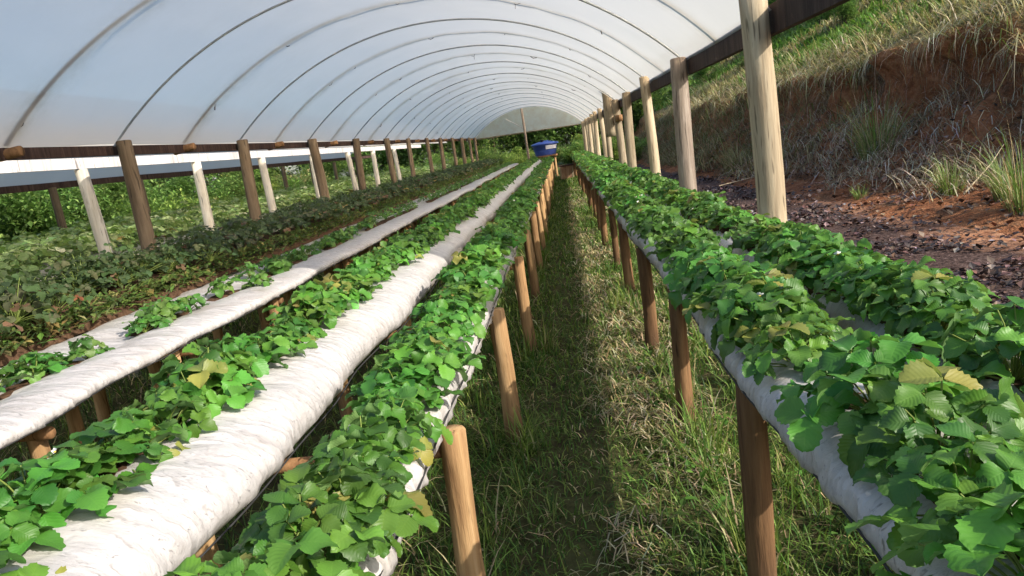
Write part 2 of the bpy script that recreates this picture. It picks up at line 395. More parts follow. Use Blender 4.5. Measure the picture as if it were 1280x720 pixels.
HV = np.array(rows); HC = np.array(cov)
h = MB(); h.grid(HV, HC)
o = h.build('hillside', M['hill']); tag(o, kind='structure')
nfr = len(fr)

# ------------------------------------------------------------------ blades (grass)
def blades(mb, P, ang, ln, lean, wid, col, curl=.5, tipdrop=0.0):
    """P (n,3) roots; each blade = 2 quads + tip triangle; lean 0 upright .. 1 flat"""
    n = len(P)
    if n == 0: return
    ts = np.array([0, .4, .75, 1.0]); ws = np.array([1, .85, .55, 0.02])
    dx, dy = np.cos(ang), np.sin(ang)
    V = []
    for t, w in zip(ts, ws):
        th = lean * (.35 + curl * 2 * t)
        hor = ln * t * np.sin(np.clip(th, 0, 2.6)); ver = ln * t * np.cos(np.clip(th, 0, 2.6)) - tipdrop * ln * t * t
        c = P + np.stack([dx * hor, dy * hor, ver], -1)
        s = np.stack([-dy, dx, 0 * dx], -1) * (wid * w * .5)[:, None]
        V += [c - s, c + s]
    V = np.stack(V, 1)                                   # n,8,3
    base = (np.arange(n) * 8)[:, None]
    q = np.concatenate([base + np.array([[0, 1, 3, 2]]), base + np.array([[2, 3, 5, 4]]), base + np.array([[4, 5, 7, 6]])])
    mb.add(V.reshape(-1, 3), q, np.repeat(col, 8, axis=0))

def vary(base, n, amt=.25, rng=RNG):
    base = np.asarray(base, float)
    k = rng.normal(1, amt, (n, 1)).clip(.4, 1.8)
    return (base * k * rng.normal(1, .08, (n, 3))).clip(.004, .9)

def pick(cols, w, n, amt=.25):
    idx = RNG.choice(len(cols), n, p=np.array(w) / sum(w))
    return vary(np.array(cols)[idx], n, amt)

# path and under-bench grass
G = MB()
def field(n, x0, x1, y0, y1, p=1.6):
    y = y0 + (y1 - y0) * RNG.random(n) ** p; x = x0 + (x1 - x0) * RNG.random(n)
    return x, y
GREEN = (.090, .165, .030); LGREEN = (.18, .245, .055); STRAW = (.46, .39, .22); DSTRAW = (.29, .23, .12)
x, y = field(150000, -1.0, 1.9, .9, 36, 2.0)
dens = .62 + .38 * fbm(x * 2.5, y * 1.6, 77)
keep = RNG.random(len(x)) < np.where(np.abs(x + .1) < .28, .9, 1) * dens
x, y = x[keep], y[keep]; n = len(x)
dry = sstep(-.1, .35, fbm(x * 2.2 + 3, y * 1.1, 55)) * sstep(.0, .35, x)
isdry = RNG.random(n) < .15 + .55 * dry
col = np.where(isdry[:, None], pick([STRAW, DSTRAW], [1, 1], n), pick([GREEN, LGREEN, (.04, .10, .02)], [5, 3, 2], n))
ln = np.where(np.abs(x + .12) < .26, .075, .12) * RNG.uniform(.5, 1.5, n) * (1 + .5 * (fbm(x * 3, y * 3, 12) > .2))
blades(G, np.stack([x, y, ground_z(x, y) - .01], -1), RNG.uniform(0, 2 * PI, n), ln, RNG.uniform(.2, 1.4, n) + .5 * isdry, (.0035 + .0011 * y) * RNG.uniform(.6, 1.3, n), col)
x, y = field(26000, -4.6, -1.0, 1.2, 36, 1.7); n = len(x)
blades(G, np.stack([x, y, ground_z(x, y) - .01], -1), RNG.uniform(0, 2 * PI, n), RNG.uniform(.06, .28, n), RNG.uniform(.2, 1.3, n), .004 + .0012 * y, pick([GREEN, LGREEN, STRAW, (.035, .08, .018)], [4, 3, 1.5, 2], n))
# tall tufts near the legs
for k in range(150):
    ty = .9 + 22 * random.random() ** 2; tx = random.choice([-.48, .52, .75, 1.0, 1.25]) + random.gauss(0, .10)
    n = 34; c = pick([LGREEN, GREEN, STRAW], [5, 4, 1.3], n)
    px = tx + RNG.normal(0, .035, n); py = ty + RNG.normal(0, .05, n)
    blades(G, np.stack([px, py, ground_z(px, py) - .01], -1), RNG.uniform(0, 2 * PI, n), RNG.uniform(.12, .36, n), RNG.uniform(.1, .8, n), .0055 + .0009 * ty + 0 * px, c)
# flattened straw
x, y = field(15000, .0, 1.5, 1.0, 26, 2.0); n = len(x)
kk = fbm(x * 2.2 + 3, y * 1.1, 55) > -.05; x, y = x[kk], y[kk]; n = len(x)
blades(G, np.stack([x, y, ground_z(x, y) + .01 + .05 * RNG.random(n)], -1), RNG.uniform(0, 2 * PI, n), RNG.uniform(.08, .22, n), RNG.uniform(1.1, 1.9, n), .003 + .001 * y, pick([STRAW, DSTRAW, (.46, .42, .30)], [3, 2, 1.5], n))
tag(G.build('grass', M['grass'], None, False), 'green and straw-coloured grass along the path between the benches and beneath them', 'grass', kind='stuff')

# broad-leaved weeds beside the right bench legs (flat leaves)
def leafquads(mb, C, nrm_tilt, size, col, az, asp=.62):
    """C (n,3) bases; folded 2-quad leaf pointing az with tilt"""
    n = len(C); d = np.stack([np.cos(az), np.sin(az), 0 * az], -1); s = np.stack([-np.sin(az), np.cos(az), 0 * az], -1)
    ct, st = np.cos(nrm_tilt)[:, None], np.sin(nrm_tilt)[:, None]
    f = d * ct + np.array([0, 0, 1.]) * st; u = -d * st + np.array([0, 0, 1.]) * ct
    L_ = size[:, None]
    pts = [C, C + f * L_ * .45 - s * L_ * asp * .5 + u * L_ * .10, C + f * L_ - u * L_ * .06, C + f * L_ * .45 + s * L_ * asp * .5 + u * L_ * .10, C + f * L_ * .5]
    V = np.stack(pts, 1); b = (np.arange(n) * 5)[:, None]
    q = np.concatenate([b + np.array([[0, 1, 2, 4]]), b + np.array([[0, 4, 2, 3]])])
    uv = np.tile(np.array([[0, 0], [-1, .5], [0, 1], [1, .5], [0, .5]]), (n, 1))
    mb.add(V.reshape(-1, 3), q, np.repeat(col, 5, axis=0), uv)
W = MB(); x, y = field(2600, .3, 1.5, .9, 14, 1.8); n = len(x)
kk = fbm(x * 3, y * 2.4, 90) > .05; x, y = x[kk], y[kk]; n = len(x)
leafquads(W, np.stack([x, y, ground_z(x, y) + RNG.uniform(.02, .16, n)], -1), RNG.uniform(-.2, .9, n), RNG.uniform(.03, .07, n), pick([(.07, .17, .03), (.11, .22, .04)], [1, 1], n), RNG.uniform(0, 2 * PI, n))
tag(W.build('weeds', M['bushleaf'], None, False), 'small broad-leaved weeds among the grass under the right bench', 'weeds', kind='stuff')

def hill_pt(n, k0, k1, y0, y1):
    ri = RNG.uniform(k0, k1, n); yv = RNG.uniform(y0, y1, n)
    k = np.floor(ri).astype(int).clip(0, len(HV) - 2); t = (ri - k)[:, None]
    yi = np.interp(yv, hy, np.arange(len(hy))); j = np.floor(yi).astype(int).clip(0, len(hy) - 2); u = (yi - j)[:, None]
    P = (HV[k, j] * (1 - t) + HV[k + 1, j] * t) * (1 - u) + (HV[k, j + 1] * (1 - t) + HV[k + 1, j + 1] * t) * u
    return P
# dark leaf litter and clods on the red earth
Lt = MB(); n = 42000
x = 1.45 + 4.6 * RNG.random(n) ** 1.1; y = 1.2 + 24 * RNG.random(n) ** 1.6
kk = (fbm(x * 1.1, y * 1.1, 17) > -.2) & (RNG.random(n) < np.where(x < 4.2, 1, .3)); x, y = x[kk], y[kk]; n = len(x)
leafquads(Lt, np.stack([x, y, ground_z(x, y) + RNG.uniform(0, .05, n)], -1), RNG.uniform(-.7, .9, n), RNG.uniform(.025, .105, n), pick([(.05, .028, .022), (.10, .055, .04), (.19, .13, .11), (.03, .02, .018), (.30, .26, .25)], [5, 4, 2, 4, .5], n), RNG.uniform(0, 2 * PI, n), .8)
P = hill_pt(5500, 1, 13, 8, 26)
n = len(P); leafquads(Lt, P + np.stack([0 * P[:, 0], 0 * P[:, 0], RNG.uniform(-.01, .05, n)], -1), RNG.uniform(-.9, 1.0, n), RNG.uniform(.025, .12, n), pick([(.10, .055, .035), (.22, .11, .06), (.045, .03, .025), (.34, .22, .14), (.30, .25, .20)], [4, 4, 3, 2, 1], n), RNG.uniform(0, 2 * PI, n), .8)
tag(Lt.build('leaf_litter', M['litter'], None, False), 'dark dry leaf litter strewn over the red earth beside the right bench', 'litter', kind='stuff')

# grass on and under the bank lip + slope
D = MB(); SG = MB()
P = hill_pt(14000, nfr - 5, nfr + 5, 9, 42)                   # straw tumbling over the lip, in clumps, towards -X
P = P[RNG.random(len(P)) < .18 + .9 * sstep(-.15, .35, fbm(P[:, 1] * 1.1, P[:, 0] * 1.4, 61))]; n = len(P)
cl = fbm(P[:, 1] * .8 + 7, P[:, 0] * .9, 62)
blades(D, P, PI + 1.3 * fbm(P[:, 1] * 1.7, P[:, 2] * 1.7, 64) + RNG.normal(0, .8, n), RNG.uniform(.2, .85, n) * (1 + .8 * cl), RNG.uniform(.35, 2.0, n), RNG.uniform(.008, .022, n), pick([(.46, .38, .22), (.30, .23, .12), (.56, .50, .34), (.16, .20, .05)], [4, 3, 2, 2], n), .55)
P = hill_pt(15000, 4, nfr - 5, 17, 48); n = len(P)           # dry growth covering the farther bank
P = P[RNG.random(n) < .35 + .65 * sstep(17, 24, P[:, 1])]; n = len(P)
blades(D, P, PI + RNG.normal(0, 1.2, n), RNG.uniform(.2, .7, n), RNG.uniform(.3, 1.7, n), RNG.uniform(.012, .026, n), pick([(.33, .27, .15), (.22, .16, .09), (.13, .17, .045), (.42, .36, .22)], [4, 3, 2, 1], n), .5)
P = hill_pt(7000, 5, nfr - 6, 9, 19); P = P[RNG.random(len(P)) < .25 + sstep(-.1, .3, fbm(P[:, 1] * 1.3, P[:, 0] * 1.5, 81))]; n = len(P)             # roots and dead stalks on the bare face
blades(D, P, PI + RNG.normal(0, 1.3, n), RNG.uniform(.15, .6, n), RNG.uniform(.6, 2.3, n), RNG.uniform(.006, .013, n), pick([(.40, .31, .21), (.24, .16, .10), (.52, .45, .34)], [3, 3, 1.4], n), .5)
P = hill_pt(1900, nfr - 4, nfr + 1, 9, 26); P = P[RNG.random(len(P)) < .1 + sstep(-.1, .25, fbm(P[:, 1] * 1.5, 2.0, 91))]; n = len(P)
blades(D, P, PI + RNG.normal(0, .6, n), RNG.uniform(.3, .75, n), RNG.uniform(.9, 2.0, n), RNG.uniform(.009, .02, n), pick([(.44, .37, .22), (.33, .26, .15), (.52, .46, .32)], [3, 3, 2], n), .55, .35)
P = hill_pt(2600, 4, nfr - 8, 10.5, 20); n = len(P)
blades(D, P, RNG.uniform(0, 2 * PI, n), RNG.uniform(.2, .7, n), RNG.uniform(.6, 1.9, n), RNG.uniform(.008, .018, n), pick([(.46, .38, .28), (.30, .22, .15), (.58, .52, .42)], [3, 2, 2], n), .5)
tag(D.build('dry_grass', M['straw'], None, False), 'straw-coloured dry grass hanging over the red earth bank', 'dry grass', kind='stuff')
P = hill_pt(60000, nfr + 1, nfr + 40, 8, 75); n = len(P); dist = np.linalg.norm(P - np.array([0, 0, 1.6]), axis=1)
pg = fbm(P[:, 0] * .25, P[:, 1] * .25, 66)
cc = np.where((pg > .18)[:, None], pick([(.36, .31, .16), (.26, .22, .10)], [1, 1], n), pick([(.10, .19, .03), (.15, .24, .05), (.22, .27, .08)], [4, 3, 1.5], n))
blades(SG, P, RNG.uniform(0, 2 * PI, n), RNG.uniform(.12, .42, n), RNG.uniform(.2, 1.2, n), .006 + .0016 * dist, cc)
tag(SG.build('slope_grass', M['grass'], None, False), 'green grass covering the slope above the earth bank', 'grass', kind='stuff')

# ------------------------------------------------------------------ strawberry plants
def leaflet(L_, W_, rng, rows=12):
    t = np.linspace(0, 1, rows + 1)
    w = W_ * (np.sin(PI * np.clip(t, 0, 1) ** .85)) ** .52; w[0] = .05 * W_; w[-1] = .10 * W_
    teeth = np.where(np.arange(rows + 1) % 2 == 1, 1.065, .925); teeth[0] = 1; teeth[-1] = 1
    vs = np.array([-1, -.55, 0, .55, 1.0])
    fold = rng.uniform(.10, .62); droop = rng.uniform(.02, .50); wav = rng.uniform(.02, .16); ph = rng.uniform(0, 6)
    V = np.zeros((rows + 1, 5, 3)); UV = np.zeros((rows + 1, 5, 2))
    for j, v in enumerate(vs):
        tt = teeth if abs(v) == 1 else 1.0
        V[:, j, 0] = v * w * tt
        V[:, j, 1] = L_ * (t + (.045 * (teeth - 1) * 5 if abs(v) == 1 else 0))
        V[:, j, 2] = fold * np.abs(V[:, j, 0]) - droop * L_ * t * t - .35 * np.abs(v) ** 3 * w * fold + wav * L_ * np.sin(t * 7 + ph + v * 2) * abs(v)
        UV[:, j, 0] = v; UV[:, j, 1] = t
    return V, UV

def rotz(a): c, s = math.cos(a), math.sin(a); return np.array([[c, -s, 0], [s, c, 0], [0, 0, 1.]])
def rotx(a): c, s = math.cos(a), math.sin(a); return np.array([[1, 0, 0], [0, c, -s], [0, s, c]])
def roty(a): c, s = math.cos(a), math.sin(a); return np.array([[c, 0, s], [0, 1, 0], [-s, 0, c]])

PAL = dict(
    lush=[(.062, .165, .022), (.090, .212, .028), (.044, .128, .020), (.20, .21, .05)],
    small=[(.042, .120, .020), (.062, .155, .025), (.09, .17, .035)],
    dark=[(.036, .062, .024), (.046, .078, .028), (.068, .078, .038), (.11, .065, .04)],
)
def plant_arrays(seed, pal, nleaf, reach, size, lod):
    """one strawberry plant: leaves mesh builder, stems mesh builder"""
    rng = np.random.default_rng(seed); lv = MB(); st = MB()
    for k in range(nleaf):
        az = k * 2.39996 + rng.normal(0, .3)
        f = math.sqrt((k + .5) / nleaf)                       # inner leaves stand tall, outer ones spread
        r = reach * f * rng.uniform(.75, 1.12); zt = (.040 + .105 * (1 - f * f)) * (reach / .19) * rng.uniform(.7, 1.3) + .012
        end = np.array([r * math.cos(az), r * math.sin(az), zt])
        midp = np.array([end[0] * .35, end[1] * .35, zt * .72])
        c0 = np.array(pal[rng.choice(len(pal), p=np.array([.4, .35, .2, .05][:len(pal)]) / sum([.4, .35, .2, .05][:len(pal)]))]) * rng.normal(1, .12)
        c0 = np.clip(c0, .005, .6)
        if rng.random() < .018 and f > .6: c0 = np.array([(.20, .10, .04), (.26, .19, .06), (.16, .06, .03)][rng.integers(0, 3)])
        if not lod:
            p = np.array([np.array([0, 0, 0]), midp, end]); tt = np.linspace(0, 1, 5)[:, None]
            curve = (1 - tt) ** 2 * p[0] + 2 * tt * (1 - tt) * p[1] + tt ** 2 * p[2]
            st.tube(curve, np.linspace(.0026, .0016, 5), 5, False, np.array((.20, .26, .06)) * rng.uniform(.7, 1.2))
        R = rotz(az - PI / 2 + rng.normal(0, .4)) @ rotx(rng.normal(-.42 * f - .02, .30)) @ roty(rng.normal(0, .28))
        sz = size * rng.uniform(.72, 1.22)
        for q, (da, sc_) in enumerate(((0, 1.0), (1.85, .92), (-1.85, .92))):
            Ll = sz * sc_ * rng.uniform(.9, 1.08); tilt = rng.normal(-.05, .16)
            R2 = R @ rotz(da + rng.normal(0, .08)) @ rotx(tilt)
            cc = np.clip(c0 * rng.normal(1, .10) * rng.normal(1, .05, 3), .005, .7)
            if lod:
                w = Ll * .43
                V = np.array([[0, 0, 0], [-w, Ll * .5, .12 * Ll], [0, Ll, -.12 * Ll], [w, Ll * .5, .12 * Ll], [0, Ll * .5, 0], [-w * .75, Ll * .86, .0], [w * .75, Ll * .86, 0.]])
                lv.add(V @ R2.T + end, [np.array([[0, 4, 1], [0, 3, 4]]), np.array([[1, 4, 2, 5], [4, 3, 6, 2]])], cc)
            else:
                V, UV = leaflet(Ll, Ll * .475, rng)
                V = V.copy(); V[:, :, 1] += .004
                m_, n_ = V.shape[:2]
                lv.grid((V.reshape(-1, 3) @ R2.T + end).reshape(m_, n_, 3)[:, ::-1], np.broadcast_to(cc, (m_ * n_, 3)), UV[:, ::-1].reshape(-1, 2))
    return lv, st

def make_plant(seed, pal, nleaf, reach, size, mat='leaf'):
    lv, st = plant_arrays(seed, pal, nleaf, reach, size, False)
    return lv.mesh('leaves', M[mat]), st.mesh('stems', M['stem'])
KINDS = dict(
    lush=[make_plant(100 + i, PAL['lush'], 25 + (i % 3) * 2, .160, .058) for i in range(9)],
    small=[make_plant(200 + i, PAL['small'], 13 + i % 4, .115, .052) for i in range(5)],
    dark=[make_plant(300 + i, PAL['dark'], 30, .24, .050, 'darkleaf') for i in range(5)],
)
PALE = [(.15, .24, .08), (.22, .31, .12), (.11, .19, .06), (.36, .41, .26)]
LODK = dict(
    lush=[plant_arrays(400 + i, PAL['lush'], 24, .160, .062, True)[0].arrays() for i in range(6)],
    small=[plant_arrays(450 + i, PAL['small'], 9, .13, .05, True)[0].arrays() for i in range(4)],
    dark=[plant_arrays(500 + i, PAL['dark'], 28, .25, .056, True)[0].arrays() for i in range(5)],
    pale=[plant_arrays(550 + i, PALE, 20, .26, .07, True)[0].arrays() for i in range(4)],
)
# flower: five petals round a yellow centre
fl = MB()
for k in range(5):
    R = rotz(k * 2 * PI / 5) @ rotx(.25)
    t = np.linspace(0, 1, 5); V = np.zeros((5, 3, 3))
    for j, v in enumerate((-1, 0, 1)):
        V[:, j, 0] = v * .0062 * np.sin(PI * (t * .86 + .1)) ** .6; V[:, j, 1] = .002 + .012 * t; V[:, j, 2] = .002 * abs(v) + .002 * t
    fl.grid((V.reshape(-1, 3) @ R.T).reshape(5, 3, 3))
PETALS = fl.mesh('petals', M['petal'])
fc = MB(); a = np.linspace(0, 2 * PI, 9)[:-1]
fc.tube(np.array([[0, 0, .000], [0, 0, .003], [0, 0, .0048]]), np.array([.0042, .004, .0018]), 8)
CENTRE = fc.mesh('centre', M['pistil'])

ROWS = [  # key, x, z, kind, spacing, y0, y1, label, group
    ('rb', .605, .875, 'lush', .185, .25, 35.5, 'bushy bright green strawberry plant in the path-side row of the right bench', 'strawberry plants in the path-side row of the right bench'),
    ('rf', 1.035, .875, 'lush', .185, .35, 35.5, 'bushy bright green strawberry plant in the outer right row beside the tall posts', 'strawberry plants in the outer row of the right bench'),
    ('la', -.635, .795, 'lush', .165, .30, 35.5, 'leafy green strawberry plant in the row along the left edge of the grass path', 'strawberry plants along the left edge of the path'),
    ('lb', -1.315, .865, 'lush', .165, .55, 35.5, 'leafy green strawberry plant on the far side of the smooth white film tube', 'strawberry plants behind the smooth white film tube'),
    ('lc', -2.57, .862, 'small', .17, 2.2, 35.5, 'small strawberry plant poking through the flat white film of the patchy row', 'small strawberry plants in the patchy white film row'),
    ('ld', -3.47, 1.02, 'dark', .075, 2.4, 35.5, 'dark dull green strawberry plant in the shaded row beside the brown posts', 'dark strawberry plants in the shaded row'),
]
# camera, needed to choose which plants show largest
FPX, VPX, VPY, ROLL = 900., 700., 177., .145
cy = np.array([(VPX - 640) / FPX, -(VPY - 360) / FPX, -1]); cy /= np.linalg.norm(cy)
r_ = np.array([1, ROLL, 0]); r_ /= np.linalg.norm(r_); cx = r_ - r_.dot(cy) * cy; cx /= np.linalg.norm(cx); cz = np.cross(cx, cy)
CM = np.array([cx, cy, cz])                                   # camera axes as columns, in world
def project(p):
    c = (np.asarray(p) - np.array([0, 0, CAMZ])) @ CM
    return 640 + FPX * c[..., 0] / -c[..., 2], 360 - FPX * c[..., 1] / -c[..., 2], -c[..., 2]

POSTS_R = [4.40 + 2.62 * k for k in range(13)]
POSTS_L = [6.60 + 2.64 * k - 2.64 for k in range(13)]
def patch_gate(y):
    g = np.clip((vn(y * 1.1, 3.3, 71) + .35 * sstep(8, 16, y) + .42) * 3.2, 0, 1) * (y > 8.2)
    for a_, b_ in ((2.2, 3.4), (3.85, 4.5), (4.8, 5.2), (5.55, 6.9), (7.25, 8.3)):
        g = np.maximum(g, sstep(a_ - .08, a_ + .08, y) * (1 - sstep(b_ - .08, b_ + .08, y)))
    return g
spots = []
for row in ROWS:
    key, x0, z0, kind, sp, y0, y1 = row[:7]
    yv = y0
    while yv < y1:
        px = x0 + random.gauss(0, {'lc': .05, 'ld': .17}.get(key, .022)); skip = False
        if key == 'rf' and min(abs(yv - p) for p in POSTS_R) < .14: skip = True
        if key == 'lc':
            skip = float(patch_gate(np.array([yv]))[0]) < .5
        if key in ('rb',) and 1.62 < yv < 1.80: skip = True
        if key == 'rb' and random.random() < .04: skip = True
        if not skip:
            s = random.uniform(.82, 1.18) * {'lb': 1.06, 'la': 1.05, 'ld': 1.0, 'rf': 1.0, 'rb': 1.06}.get(key, 1.0)
            spots.append((row, px, yv, z0 + random.gauss(0, .012), random.uniform(0, 2 * PI), s))
        yv += sp * random.uniform(.75, 1.25) * (1 if key != 'lc' else 1.0)
score = []
for i, (row, px, py, pz, a, s) in enumerate(spots):
    u, v, d = project((px, py, pz + .1)); rad = 200 / max(d, .2)
    vis = d > .3 and -rad < u < 1280 + rad and -rad < v < 720 + rad
    score.append((d / (1.15 if row[3] == 'lush' else .9 if row[0] == 'lc' else .62) if vis else 1e6 + max(0, d), i))
score.sort(); chosen = set(i for d, i in score[:300] if d < 1e6)
ORD = ['nearest', 'second nearest', 'third nearest', 'fourth nearest', 'fifth nearest', 'sixth nearest', 'seventh nearest', 'eighth nearest']
nsmall = 0; rest = MB(); FLOWERED = 0
for i, (row, px, py, pz, a, s) in enumerate(spots):
    kind = row[3]
    if i in chosen:
        lm, sm = random.choice(KINDS[kind])
        e = empty('strawberry_plant', (px, py, pz), row[7], 'strawberry plant', row[8])
        e.rotation_euler = (random.gauss(0, .10), random.gauss(0, .10), a); e.scale = (s, s, s * random.uniform(.85, 1.15))
        if row[0] == 'lc' and nsmall < 8:
            e['label'] = ORD[nsmall] + ' small strawberry plant on the flat white film of the patchy row'; nsmall += 1
        lo = bpy.data.objects.new('leaves', lm); COL.objects.link(lo); lo.parent = e
        so = bpy.data.objects.new('stems', sm); COL.objects.link(so); so.parent = e
        if kind == 'lush' and random.random() < .075:
            for q in range(random.choice((1, 1, 2))):
                fa, frr = random.uniform(0, 6.28), random.uniform(.03, .11)
                fo = bpy.data.objects.new('flower', PETALS); COL.objects.link(fo); fo.parent = e
                fo.location = (frr * math.cos(fa), frr * math.sin(fa), random.uniform(.12, .165)); fo.rotation_euler = (random.gauss(0, .4), random.gauss(0, .4), 0)
                ce = bpy.data.objects.new('flower_centre', CENTRE); COL.objects.link(ce); ce.parent = fo
    else:
        V, F, C, U = random.choice(LODK[kind])
        k = random.uniform(.85, 1.12)
        rest.add((V * s) @ rotz(a).T + np.array([px, py, pz]), F, np.clip(C * k, .004, .7))
for xr in (-5.35, -6.05, -6.6, -6.95, -7.65, -8.2):
    yv = 5.0
    while yv < 34:
        V, F, C, U = random.choice(LODK['pale']); a = random.uniform(0, 6.28)
        rest.add((V * random.uniform(1.0, 1.45)) @ rotz(a).T + np.array([xr + random.gauss(0, .06), yv, 1.04 + random.gauss(0, .04)]), F, np.clip(C * random.uniform(.8, 1.2), .004, .7))
        yv += .2 * random.uniform(.7, 1.3)
tag(rest.build('strawberry_rows', M['leaf'], None, False), 'farther strawberry plants merging into green rows towards the far end', 'strawberry plants', kind='stuff')

# yellowing weeds along the foot of the dark row
Wd = MB(); n = 9500; yv = 2.4 + 32 * RNG.random(n) ** 1.6; xv = -3.13 + RNG.normal(0, .065, n)
leafquads(Wd, np.stack([xv, yv, .90 + RNG.uniform(0, .13, n)], -1), RNG.uniform(-.4, .9, n), RNG.uniform(.03, .085, n) , pick([(.11, .15, .04), (.19, .18, .07), (.07, .12, .03), (.13, .095, .04)], [3, 1.2, 5, 1], n), RNG.uniform(0, 6.28, n), .5)
tag(Wd.build('weed_fringe', M['bushleaf'], None, False), 'yellowish weeds between the dark plant row and the patchy white film', 'weeds', kind='stuff')

# ------------------------------------------------------------------ logs, benches
def log(mb, p0, p1, r0, r1, seed, n=14, m=9, cap=None, knob=.06):
    p0 = np.array(p0, float); p1 = np.array(p1, float); t = np.linspace(0, 1, m)
    bend = np.array([math.sin(seed * 3.1), math.cos(seed * 1.7), 0]) * .012 * np.linalg.norm(p1 - p0)
    P = p0 + (p1 - p0) * t[:, None] + bend * np.sin(PI * t)[:, None]
    d = (p1 - p0) / np.linalg.norm(p1 - p0); up = np.array([1., 0, 0]) if abs(d[2]) > .7 else np.array([0, 0, 1.])
    A = np.cross(d, up); A /= np.linalg.norm(A); B = np.cross(d, A)
    a = np.arange(n) * 2 * PI / n
    rr = (r0 + (r1 - r0) * t)[:, None] * (1 + knob * fbm(np.cos(a)[None] * 1.5 + seed * 7.3, np.sin(a)[None] * 1.5 + t[:, None] * 4 * np.linalg.norm(p1 - p0), seed % 97, 3))
    V = P[:, None] + rr[..., None] * (np.cos(a)[None, :, None] * A + np.sin(a)[None, :, None] * B)
    # worn top edge: extra shrunken ring
    top = P[-1] + (V[-1] - P[-1]) * .86 + d * .008
    V = np.concatenate([V, top[None]]); m += 1
    i, j = np.meshgrid(np.arange(m - 1), np.arange(n), indexing='ij'); j2 = (j + 1) % n
    q = np.stack([i * n + j, i * n + j2, (i + 1) * n + j2, (i + 1) * n + j], -1).reshape(-1, 4)
    if (np.dot(np.cross(A, B), d)) < 0: q = q[:, ::-1]
    mb.add(V.reshape(-1, 3), [q, np.arange(n)[::-1][None], (np.arange(n) + (m - 1) * n)[None]])

def ysteps(y0=.2, y1=36.0):
    return np.concatenate([np.arange(y0, 4, .022), np.arange(4, 10, .05), np.arange(10, y1 + .01, .16)])

def film_tube(name, parent, xl, xr, zb, zt, seed, y0=.2, dip=.0, wr=1.0, dipc=0.0, sq=.78):
    """white film wrapped round a long bag of soil: rounded, wrinkled across its length"""
    y = ysteps(y0); n = 30
    a = np.linspace(-.5 * PI, 1.5 * PI, n)                      # start underneath, go round by the right
    cxm, hw = (xl + xr) / 2, (xr - xl) / 2; hz = (zt - zb) / 2; czm = (zt + zb) / 2
    ca, sa = np.cos(a), np.sin(a)
    ex = np.sign(ca) * np.abs(ca) ** sq; ez = np.sign(sa) * np.abs(sa) ** sq
    YY, AA = np.meshgrid(y, a, indexing='ij')
    wav = .030 * fbm(y * .9, seed * 1.3, seed, 2); wz = .018 * fbm(y * 1.1, seed * 2.7 + 5, seed + 3, 2)
    sw = 1 + .10 * fbm(y * 1.3, seed + 9, seed + 5, 2)
    Xp = cxm + wav[:, None] + hw * sw[:, None] * ex[None]
    Zp = czm + wz[:, None] + hz * ez[None]
    if dip: Zp = Zp - dip * np.exp(-((ex[None] - dipc) / .28) ** 2) * (sa[None] > 0)
    rd = 1 - np.abs(vn(YY * 11 + AA * .9, AA * .7, seed + 11)); rd2 = 1 - np.abs(vn(YY * 26 - AA * .8, AA * 1.6, seed + 12))
    cr = wr * (.013 * rd ** 3 + .006 * rd2 ** 3 + .012 * fbm(YY * 3, AA * 1.5, seed + 13, 3)) * np.where(sa > -.3, 1, .4)[None]
    fade = 1 - .45 * sstep(6, 14, YY)
    Xp = Xp + cr * fade * ex[None]; Zp = Zp + cr * fade * ez[None]
    V = np.stack([Xp, np.broadcast_to(y[:, None], Xp.shape), Zp], -1)
    mb = MB(); mb.grid(V[:, ::-1])
    # end caps
    for k, rev in ((0, False), (len(y) - 1, True)):
        ring = V[k]; mb.add(ring, np.arange(n)[None] if rev else np.arange(n)[::-1][None])
    ob = mb.build(name, M['bag'], parent)
    return ob, (y, cxm + wav, hw * sw, czm + wz, hz)

def twine(parent, info, ang, name='twine'):
    y, cxx, hw, czz, hz = info; k = slice(0, len(y), 4)
    ca, sa = math.cos(ang), math.sin(ang); ex = math.copysign(abs(ca) ** .75, ca); ez = math.copysign(abs(sa) ** .8, sa)
    P = np.stack([cxx[k] + (hw[k] + .010) * ex, y[k], czz[k] + (hz + .010) * ez + .006 * vn(y[k] * 2, 3, 5)], -1)
    t = MB(); t.tube(P, .0032, 5); return t.build(name, M['twine'], parent)

def soil_strip(parent, xc, w, z, seed, y0=.2, y1=36, gate=None):
    y = np.concatenate([np.arange(y0, 6, .05), np.arange(6, y1, .2)]); u = np.linspace(-1, 1, 9)
    g = np.ones_like(y) if gate is None else gate(y)
    ww = w * (1 + .45 * fbm(y * 2.3, seed, seed)) * np.clip(g, .02, 1)
    X_ = xc + ww[:, None] * u[None]; Y_ = np.broadcast_to(y[:, None], X_.shape)
    Z_ = z + .028 * (1 - u ** 4)[None] * g[:, None] - .035 * (1 - g[:, None]) + .012 * fbm(X_ * 30, Y_ * 30, seed + 2) - .03 * (np.abs(u) == 1)[None]
    mb = MB(); mb.grid(np.stack([X_, Y_, Z_], -1)[:, ::-1]); return mb.build('soil', M['soil'], parent)

def bench_legs(parent, ys, x, ztop, r, seed, lean=.0, mat='leg', jit=.015):
    for k, yv in enumerate(ys):
        mb = MB(); rr = r * random.uniform(.88, 1.12); zt = ztop + random.uniform(-.02, .02)
        lx = x + random.gauss(0, jit)
        log(mb, (lx + random.gauss(lean, .012), yv + random.gauss(0, .03), GZ - .12), (lx, yv, zt), rr * 1.08, rr * .94, seed + k, knob=.13)
        mb.build('leg', M[mat], parent)
def bench_bars(parent, ys, x0, x1, z, seed, r=.032):
    for k, yv in enumerate(ys):
        mb = MB(); log(mb, (x0, yv + random.gauss(0, .03), z + random.gauss(0, .006)), (x1, yv + random.gauss(0, .03), z + random.gauss(0, .006)), r, r * .9, seed + k)
        mb.build('crossbar', M['cross'], parent)

